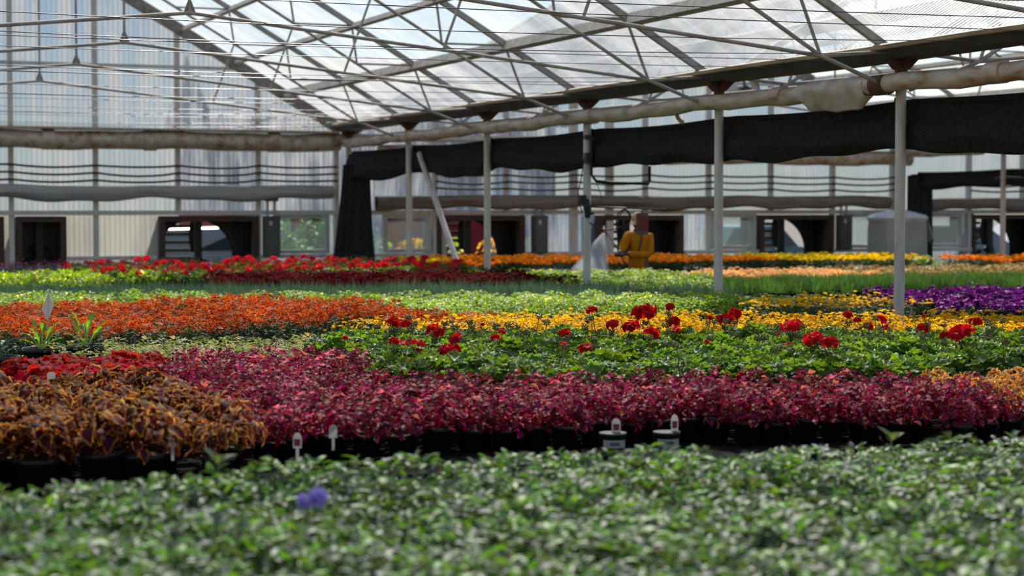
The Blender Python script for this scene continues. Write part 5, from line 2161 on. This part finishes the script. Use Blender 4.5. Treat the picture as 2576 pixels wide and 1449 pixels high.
for sg in (-1, 1):
    hip = bv(pelvis + s_ * (0.09 * sg) - up_ * 0.06, 0.088, i0)
    kn = bv(Vector((pelvis.x, pelvis.y, 0.46)) + s_ * (0.11 * sg) + f_ * (0.03 + 0.04 * sg), 0.06, hip)
    an = bv(Vector((pelvis.x, pelvis.y, 0.09)) + s_ * (0.12 * sg) + f_ * (0.06 * sg), 0.042, kn)
    to = bv(Vector((pelvis.x, pelvis.y, 0.045)) + s_ * (0.13 * sg) + f_ * (0.06 * sg + 0.15), 0.036, an)
body = skin('body', M['skin'], B, E_, i0, prt)

# head with a face, joined to the neck
tilt = math.radians(14)
fh = (-0.42 * r_ - 0.90 * d_).normalized()
hx = Vector((-fh.y, fh.x, 0))
hf = (fh * math.cos(tilt) - up_ * math.sin(tilt)).normalized()
hu = hx.cross(hf) * -1
if hu.z < 0:
    hu = -hu


def hp(a, b, c):
    """Head coordinates: a to own left, b forward, c up, in metres from the head centre."""
    return headc + hx * a + hf * b + hu * c - Vector(prt.location)


g = G()
V = []
nu, nv = 32, 22
for j in range(nv):
    th = PI * j / (nv - 1)
    for i in range(nu):
        ph = 2 * PI * i / nu
        x = 0.076 * math.sin(th) * math.sin(ph)
        y = 0.098 * math.sin(th) * math.cos(ph)
        z = 0.118 * math.cos(th)
        fr = max(0.0, math.cos(ph)) ** 2
        if z < 0:
            x *= 1 + 0.22 * z / 0.118 * (0.5 + fr)
            y *= 1 + (0.12 if math.cos(ph) > 0 else 0.45) * z / 0.118
        # brow, eye hollows, nose, lips, chin
        if fr > 0.25:
            y += 0.006 * math.exp(-((z - 0.018) / 0.010) ** 2) * fr
            for e in (-0.030, 0.030):
                y -= 0.010 * math.exp(-((x - e) / 0.014) ** 2 - ((z - 0.002) / 0.010) ** 2)
            y += 0.024 * math.exp(-(x / 0.011) ** 2 - ((z + 0.022) / 0.022) ** 2)
            y += 0.007 * math.exp(-(x / 0.024) ** 2 - ((z + 0.058) / 0.009) ** 2)
            y += 0.010 * math.exp(-(x / 0.02) ** 2 - ((z + 0.098) / 0.016) ** 2)
        V.append(tuple(hp(x, y, z)))
g.grid(V, nu, nv, wrapu=True)
o = g.build('head', M['skin'], prt)
M['eye'] = surf('eye_white', lin(220, 216, 208), lin(210, 206, 198), rough=0.3)
for sgn in (-1, 1):
    ge = G()
    V = []
    for j in range(7):
        th = PI * j / 6
        for i in range(10):
            ph = 2 * PI * i / 10
            V.append(tuple(hp(sgn * 0.030 + 0.012 * math.sin(th) * math.cos(ph), 0.080 + 0.012 * math.sin(th) * math.sin(ph), 0.002 + 0.010 * math.cos(th))))
    ge.grid(V, 10, 7, wrapu=True)
    ge.build('eye', M['eye'], prt)
    ge = G()
    V = []
    for j in range(7):
        th = PI * j / 6
        for i in range(10):
            ph = 2 * PI * i / 10
            V.append(tuple(hp(sgn * 0.078 + 0.010 * math.sin(th) * math.cos(ph), -0.006 + 0.018 * math.sin(th) * math.sin(ph), -0.006 + 0.032 * math.cos(th))))
    ge.grid(V, 10, 7, wrapu=True)
    ge.build('ear', M['skin'], prt)
# hair below the cap, then the cap with its peak
g = G()
V = []
for j in range(8):
    th = PI * (0.30 + 0.30 * j / 7)
    for i in range(15):
        ph = PI * 0.42 + (PI * 2 - PI * 0.84) * i / 14
        V.append(tuple(hp(0.081 * math.sin(th) * math.sin(ph), 0.104 * math.sin(th) * math.cos(ph), 0.122 * math.cos(th))))
g.grid(V, 15, 8)
g.build('hair', M['hair'], prt)
g = G()
V = []
for j in range(9):
    th = PI * 0.40 * j / 8
    for i in range(28):
        ph = 2 * PI * i / 28
        V.append(tuple(hp(0.092 * math.sin(th + 0.02) * math.sin(ph), 0.114 * math.sin(th + 0.02) * math.cos(ph), 0.012 + 0.130 * math.cos(th))))
g.grid(V, 28, 9, wrapu=True)
V = []
for j in range(4):
    for i in range(11):
        a = -1.0 + 2.0 * i / 10
        rr = 0.085 + 0.075 * j / 3 * math.cos(a * 0.9)
        V.append(tuple(hp(0.082 * math.sin(a) * (1 + 0.1 * j), 0.03 + rr * (0.55 + 0.45 * math.cos(a)), 0.052 - 0.012 * j - 0.02 * abs(a))))
V += [tuple(Vector(v) + hu * 0.004) for v in V]
g.grid(V[:44], 11, 4)
g.grid(V[44:], 11, 4)
g.build('cap', M['cap'], prt)
# shirt over the body, with sleeves and a hem
S = []
SE = []


def sv(p, r, link=None):
    S.append((p, r))
    if link is not None:
        SE.append((link, len(S) - 1))
    return len(S) - 1


hem = sv(cp(1606, 695), (0.185, 0.145))
j1 = sv(cp(1606, 660), (0.178, 0.135), hem)
j2 = sv(cp(1606, 622), (0.185, 0.14), j1)
j3 = sv(cp(1605, 600), (0.15, 0.11), j2)
j4 = sv(neck + Vector((0, 0, -0.01)), 0.078, j3)
for sh, el, ha in ((shR, elR, hR), (shL, elL, hL)):
    a = sv(sh - up_ * 0.01, 0.092, j3)
    m1 = sv(sh.lerp(el, 0.5), 0.076, a)
    b = sv(el, 0.066, m1)
    w = ha + (el - ha).normalized() * 0.085
    m2 = sv(el.lerp(w, 0.5), 0.054, b)
    c = sv(w, 0.040, m2)
skin('shirt', M['shirt'], S, SE, hem, prt)
# trousers
T = []
TE = []
T.append((pelvis + up_ * 0.03, (0.165, 0.125)))
for sg in (-1, 1):
    T.append((pelvis + s_ * (0.09 * sg) - up_ * 0.07, 0.105))
    TE.append((0, len(T) - 1))
    T.append((Vector((pelvis.x, pelvis.y, 0.46)) + s_ * (0.11 * sg) + f_ * (0.03 + 0.04 * sg), 0.085))
    TE.append((len(T) - 2, len(T) - 1))
    T.append((Vector((pelvis.x, pelvis.y, 0.13)) + s_ * (0.12 * sg) + f_ * (0.06 * sg), 0.075))
    TE.append((len(T) - 2, len(T) - 1))
skin('trousers', M['trouser'], T, TE, 0, prt)
for sg in (-1, 1):
    a = Vector((pelvis.x, pelvis.y, 0.10)) + s_ * (0.12 * sg) + f_ * (0.06 * sg)
    skin('boot', M['boot'], [(a + up_ * 0.06, 0.07), (a - up_ * 0.03, 0.062), (a - up_ * 0.045 + f_ * 0.16, 0.045)], [(0, 1), (1, 2)], 0, prt)
# gloves over the hands: palm, four fingers and a thumb
for sh, el, ha in ((shR, elR, hR), (shL, elL, hL)):
    Gv, Ge = [], []

    def gv(p, r, l=None):
        Gv.append((p, r))
        if l is not None:
            Ge.append((l, len(Gv) - 1))
        return len(Gv) - 1
    fw = (ha - el).normalized()
    side = fw.cross(up_).normalized()
    c = gv(ha - fw * 0.085, 0.036)
    m = gv(ha - fw * 0.035, (0.043, 0.026), c)
    for q in range(4):
        o1 = ha + side * (0.021 * (q - 1.5)) + fw * 0.008
        ln = (0.030, 0.036, 0.034, 0.026)[q]
        k1 = gv(o1, 0.0125, m)
        k2 = gv(o1 + fw * ln - up_ * 0.012, 0.0118, k1)
        k3 = gv(o1 + fw * (ln * 0.7) - up_ * 0.037, 0.011, k2)
    k1 = gv(ha - side * 0.036 - fw * 0.03, 0.0135, m)
    k2 = gv(ha - side * 0.042 + fw * 0.002 - up_ * 0.014, 0.0125, k1)
    k3 = gv(ha - side * 0.022 + fw * 0.024 - up_ * 0.031, 0.0115, k2)
    skin('glove', M['glove'], Gv, Ge, c, prt)
# strap across the chest
g = G()
pp = [cp(1614, 588, -0.16), cp(1613, 605, -0.20), cp(1608, 628, -0.23), cp(1596, 644, -0.24), cp(1582, 650, -0.22)]
g.path([tuple(p - Vector(prt.location)) for p in pp], 0.011, 6)
g.build('strap', M['black_hose'], prt)

# ---- spray wand held in the hands, nozzle at its tip
tip = Vector(on_post(1522, 582, DP - 0.5))
hand = (hR + hL) / 2
wr = thing('spray_wand', 'thin spray wand held in gloved hands with red nozzle tip', 'spray wand', tuple(hand))
g = G()
g.path([tuple(hand + Vector((0, 0, -0.12)) + r_ * 0.05), tuple(hand), tuple(hand.lerp(tip, 0.55) + Vector((0, 0, 0.02))), tuple(tip)], [0.013, 0.011, 0.006, 0.006], 8)
part(g, 'lance', M['greybox'], wr)
g = G()
g.path([tuple(tip + (hand - tip).normalized() * 0.05), tuple(tip), tuple(tip - r_ * 0.02 - up_ * 0.012)], [0.012, 0.016, 0.010], 8)
M['redp'] = surf('red_plastic', lin(190, 40, 44), lin(160, 30, 36), rough=0.4)
part(g, 'nozzle', M['redp'], wr)['label'] = 'red nozzle tip'

# ---- the mist: fine drops hanging in the air below the nozzle
m, nt, out = newmat('fine_water_mist')
vol = node(nt, 'ShaderNodeVolumePrincipled')
tc = node(nt, 'ShaderNodeTexCoord')
A_ = Vector(on_post(1520, 582, DP - 0.6))
B_ = Vector(on_post(1476, 703, DP - 1.3))
n_ = (B_ - A_).normalized()
L_ = (B_ - A_).length


def vmath(op, a_, b_, out_=0):
    q = node(nt, 'ShaderNodeVectorMath', operation=op)
    for i_, v_ in enumerate((a_, b_)):
        if v_ is None:
            continue
        if isinstance(v_, (Vector, tuple)):
            q.inputs[i_].default_value = tuple(v_)
        else:
            nt.links.new(v_, q.inputs[i_])
    return q.outputs[out_]


rel = vmath('SUBTRACT', tc.outputs['Object'], A_)
t_ = vmath('DOT_PRODUCT', rel, n_, 1)
ax = node(nt, 'ShaderNodeVectorMath', operation='SCALE')
ax.inputs[0].default_value = tuple(n_)
nt.links.new(t_, ax.inputs['Scale'])
rad = vmath('LENGTH', vmath('SUBTRACT', rel, ax.outputs[0]), None, 1)
tn = mathn(nt, 'DIVIDE', t_, L_)
Rt = mathn(nt, 'ADD', mathn(nt, 'MULTIPLY', tn, 60 / FPX * DP), 0.02)
fall = ramp(nt, mathn(nt, 'DIVIDE', rad, Rt), [(0.0, (1, 1, 1, 1)), (0.5, (0.7, 0.7, 0.7, 1)), (1.0, (0, 0, 0, 1))])
nz = node(nt, 'ShaderNodeTexNoise')
setin(nz, Scale=5.0, Detail=3.0)
nt.links.new(tc.outputs['Object'], nz.inputs['Vector'])
den = ramp(nt, tn, [(0.0, (1, 1, 1, 1)), (0.3, (0.5, 0.5, 0.5, 1)), (1.0, (0.10, 0.10, 0.10, 1))])
nf = ramp(nt, nz.outputs['Fac'], [(0.3, (0.5, 0.5, 0.5, 1)), (0.7, (1, 1, 1, 1))])
nt.links.new(mathn(nt, 'MULTIPLY', mathn(nt, 'MULTIPLY', mathn(nt, 'MULTIPLY', den, nf), fall), 85.0), vol.inputs['Density'])
vol.inputs['Color'].default_value = (0.97, 0.98, 1, 1)
vol.inputs['Anisotropy'].default_value = 0.35
nt.links.new(vol.outputs[0], out.inputs['Volume'])
g = G()
V = []
nr = 12
axis = [(1518, 586, 5), (1510, 606, 16), (1500, 632, 28), (1489, 662, 42), (1474, 702, 60)]
for px, py, w in axis:
    c0 = Vector(on_post(px, py, DP - 0.6 - (py - 585) * 0.006))
    wm = w / FPX * DP
    for k in range(nr):
        a = 2 * PI * k / nr
        V.append(tuple(c0 + r_ * wm * math.cos(a) + d_ * wm * 0.8 * math.sin(a)))
g.grid(V, nr, len(axis), wrapu=True)
n0 = (len(axis) - 1) * nr
Fc = [np.array([list(reversed(range(nr)))]), np.array([[n0 + k for k in range(nr)]])]
for f in Fc:
    g.F.append(f.astype(np.int32))
    g.M.append(np.zeros(1, np.int32))
    g.R.append(np.full(1, 0.5, np.float32))
mist = g.build('spray_mist', m)
import bmesh
bm = bmesh.new()
bm.from_mesh(mist.data)
bmesh.ops.recalc_face_normals(bm, faces=bm.faces)
bm.to_mesh(mist.data)
bm.free()
tag(mist, 'white fan of fine water mist falling from the nozzle onto the plants', 'mist', kind='stuff')

# ================================================================== OUTSIDE THE WALL
M['carw'] = surf('white_car_paint', lin(168, 176, 184), lin(158, 166, 174), rough=0.3, scale=2)
M['carb'] = surf('teal_car_paint', lin(90, 128, 128), lin(80, 116, 118), rough=0.25, scale=2)
M['carg'] = surf('dark_car_glass', lin(40, 58, 62), lin(34, 50, 54), rough=0.1, scale=2)
M['tyre'] = surf('tyre_rubber', lin(32, 32, 32), lin(24, 24, 24), rough=0.8)
M['lamp_red'] = surf('red_lamp_plastic', lin(196, 44, 44), lin(170, 34, 36), rough=0.25)
M['lamp_white'] = surf('clear_lamp', lin(236, 240, 240), lin(220, 226, 228), rough=0.15)
M['brick'] = surf('red_barn_boards', lin(170, 48, 56), lin(146, 38, 48), rough=0.8, scale=3, stretch=(1, 1, 6))
M['bark'] = surf('tree_bark', lin(92, 78, 64), lin(70, 58, 48), rough=0.9, scale=6)
LM['tree'] = leafmat('tree_leaf', [(0.0, rgb(96, 138, 66)), (1.0, rgb(78, 118, 56))], rough=0.5, trans=0.4, tcol=(0.85, 1, 0.35), jit=0.3)


def car(x, y, paint, lb, rz):
    root = thing('car', lb, 'car', (x, y, -0.06), rz, 'vehicles parked outside')
    prof = [(-2.15, 0.32), (-2.2, 0.62), (-2.1, 0.92), (-1.5, 0.98), (-0.95, 1.42), (0.55, 1.45), (1.15, 1.02), (2.05, 0.90), (2.2, 0.65), (2.18, 0.32)]
    g = G()
    V = []
    for yy, k in ((-0.86, 0.0), (-0.80, 1.0), (0.80, 1.0), (0.86, 0.0)):
        for (a, b) in prof:
            tum = 0.0 if b < 1.0 else 0.14
            V.append((a, yy * (1 - tum), b if k else b * 0.985))
    n = len(prof)
    F = [[i + r * n, i + 1 + r * n, i + 1 + (r + 1) * n, i + (r + 1) * n] for r in range(3) for i in range(n - 1)]
    g.add(V, [np.array(F), np.array([list(range(n))]), np.array([list(reversed(range(3 * n, 4 * n)))])])
    g.build('body', paint, root, smooth=False)
    for s in (-1, 1):
        g = G()
        V = [(-1.3, s * 0.80, 1.0), (-0.9, s * 0.735, 1.37), (0.5, s * 0.735, 1.39), (1.0, s * 0.80, 1.03)]
        V += [(a, b + s * 0.012, c) for a, b, c in V]
        g.add(V, np.array([[0, 1, 2, 3], [7, 6, 5, 4], [0, 4, 5, 1], [1, 5, 6, 2], [2, 6, 7, 3]]))
        g.build('side_window', M['carg'], root, smooth=False)
        g = G()
        g.box((-2.12, s * 0.66, 0.80), (0.16, 0.30, 0.16))
        g.build('tail_lamp', M['lamp_red'], root, smooth=False)
        g = G()
        g.box((2.10, s * 0.66, 0.74), (0.16, 0.28, 0.12))
        g.build('head_lamp', M['lamp_white'], root, smooth=False)
        for xx in (-1.35, 1.35):
            g = G()
            g.lathe([(0.30, -0.10), (0.33, -0.07), (0.33, 0.07), (0.30, 0.10)], 20)
            V = g.V[0]
            g.V[0] = np.stack([V[:, 0] + xx, V[:, 2] + s * 0.80, V[:, 1] + 0.33], 1)
            g.build('wheel', M['tyre'], root)
    return root


car(18.2, 32.5, M['carb'], 'blue green car parked outside the window beside the second post', 0.4)
car(23.0, 32.6, M['carw'], 'white car with red tail lamp outside the window by the second curtain', 2.9)
car(27.2, 34.0, M['carw'], 'white car outside the fan at far right', 0.2)
car(7.6, 33.5, M['carw'], 'white car seen through the round fan mouth above the red geraniums', 0.1)
# red building
root = thing('barn', 'dull red boarded building outside the window behind the brace', 'building', (15.0, 47.0, -0.06))
g = G()
g.box((0, 0, 2.0), (9.0, 5.0, 4.0))
g.build('wall', M['brick'], root, smooth=False)
g = G()
g.add([(-4.8, -2.8, 3.9), (4.8, -2.8, 3.9), (4.8, 0, 5.6), (-4.8, 0, 5.6), (-4.8, 2.8, 3.9), (4.8, 2.8, 3.9), (-4.8, -2.8, 4.05), (4.8, -2.8, 4.05), (4.8, 0, 5.75), (-4.8, 0, 5.75), (-4.8, 2.8, 4.05), (4.8, 2.8, 4.05)],
      np.array([[0, 1, 2, 3], [3, 2, 5, 4], [9, 8, 7, 6], [10, 11, 8, 9], [0, 6, 7, 1], [4, 5, 11, 10]]))
g.build('roof', M['galv_dark'], root, smooth=False)
for xx in (-3.2, 3.0):
    g = G()
    g.box((xx, -2.54, 1.6), (0.9, 0.1, 2.2))
    g.build('door', M['white_frame'], root, smooth=False)


# trees beyond the wall
def tree(x, y, h, r, lb, seed):
    rs = rsx(seed)
    root = thing('shrub', lb, 'shrub', (x, y, -0.06), 0, 'shrubs outside the end wall')
    g = G()
    g.path([(0, 0, 0), (0.05, 0, h * 0.4), (0, 0.1, h * 0.75)], [0.06, 0.05, 0.02], 8)
    for k in range(5):
        a = k * 1.3
        g.path([(0.04, 0, h * 0.35), (r * 0.5 * math.cos(a), r * 0.5 * math.sin(a), h * 0.7)], [0.03, 0.01], 6)
    g.build('trunk', M['bark'], root)
    g = G()
    tp = leaf_tpl(0.16, 0.09, 2, 2, 0.5, 0.2, 'ovate')
    for i in range(1500):
        v = rs.normal(size=3)
        v /= np.linalg.norm(v)
        q = v * r * (rs.random() ** 0.4) * (1 + 0.25 * math.sin(5 * v[0] + seed) * math.cos(4 * v[2]))
        put(g, tp, (q[0], q[1], h * 0.55 + q[2] * h * 0.42 / r), rot(rs.random() * 6.28, U(rs, -1.2, 1.2)), U(rs, 0.6, 1.2), rs.random())
    g.build('crown', LM['tree'], root)


for i, (x, y, h, r, lb) in enumerate(((9.4, 36.0, 1.5, 0.9, 'green shrub outside the window left of the hanging curtain'), (10.8, 37.0, 1.6, 1.0, 'second green shrub outside the window left of the hanging curtain'),
                                      (12.2, 39.5, 1.6, 1.0, 'green shrub outside farthest back behind the hanging curtain'))):
    tree(x, y, h, r, lb, 500 + i)
# flowering rows outside the window
for i in range(6):
    rs = rsx(520 + i)
    x, y = 11.0 + 0.9 * i, 36.5 + 0.3 * (i % 2)
    root = thing('outdoor_planter', 'outdoor planter of flowers and lime foliage beyond the window behind the brace', 'planter', (x, y, -0.06), 0, 'planters outside')
    g = G()
    g.box((0, 0, 0.35), (0.8, 0.5, 0.7))
    g.build('box', M['wood'], root, smooth=False)
    g = bush(rs, 90, [leaf_tpl(0.12, 0.07, 2, 2, 0.5, 0.2, 'ovate')], 0.42, 1.15, 0.68, dome=0.3)
    g.build('foliage', LM['lgr'] if i % 2 else LM['mar'], root)

# ---- circulation fan hung in the second house, and a hook on the duct
c0 = Vector(on_post(1872, 226, 23.0))
root = thing('circulation_fan', 'pale round circulation fan hanging behind the gutter above the second post', 'fan', tuple(c0), -YAW + 0.5)
g = G()
g.lathe([(0.17, -0.10), (0.20, -0.02), (0.20, 0.10), (0.185, 0.10), (0.16, -0.08)], 24, capb=False, capt=False)
V = g.V[0]
g.V[0] = np.stack([V[:, 0], V[:, 2], V[:, 1]], 1)
g.build('shroud', M['post'], root)
g = G()
g.lathe([(0.05, -0.06), (0.05, 0.08)], 14)
V = g.V[0]
g.V[0] = np.stack([V[:, 0], V[:, 2], V[:, 1]], 1)
g.build('motor', M['greybox'], root)
for k in range(4):
    g = G()
    put(g, leaf_tpl(0.15, 0.09, 3, 2, 0.2, 0.1, 'oblong'), (0, 0, 0), np.array([[1, 0, 0], [0, 0, -1], [0, 1, 0]]) @ rot(k * PI / 2, 0.0, 0.4))
    g.build('blade', M['galv'], root)
g = G()
g.tube((0, 0, 0.20), (0, 0, 1.1), 0.012, 6)
g.build('hanger', M['galv'], root)
p0 = (X0 - 0.24, at_y(1700, 270, 16.6)[1], 2.735)
q = [on_post(1702, 262, 18.4), on_post(1702, 280, 18.4), on_post(1704, 295, 18.4), on_post(1712, 305, 18.4), on_post(1720, 309, 18.4)]
g = G()
g.path(chaikin(q), 0.022, 8)
tag(g.build('pipe_hook', M['duct']), 'short cream pipe stub curling down from the duct left of second post', 'pipe')
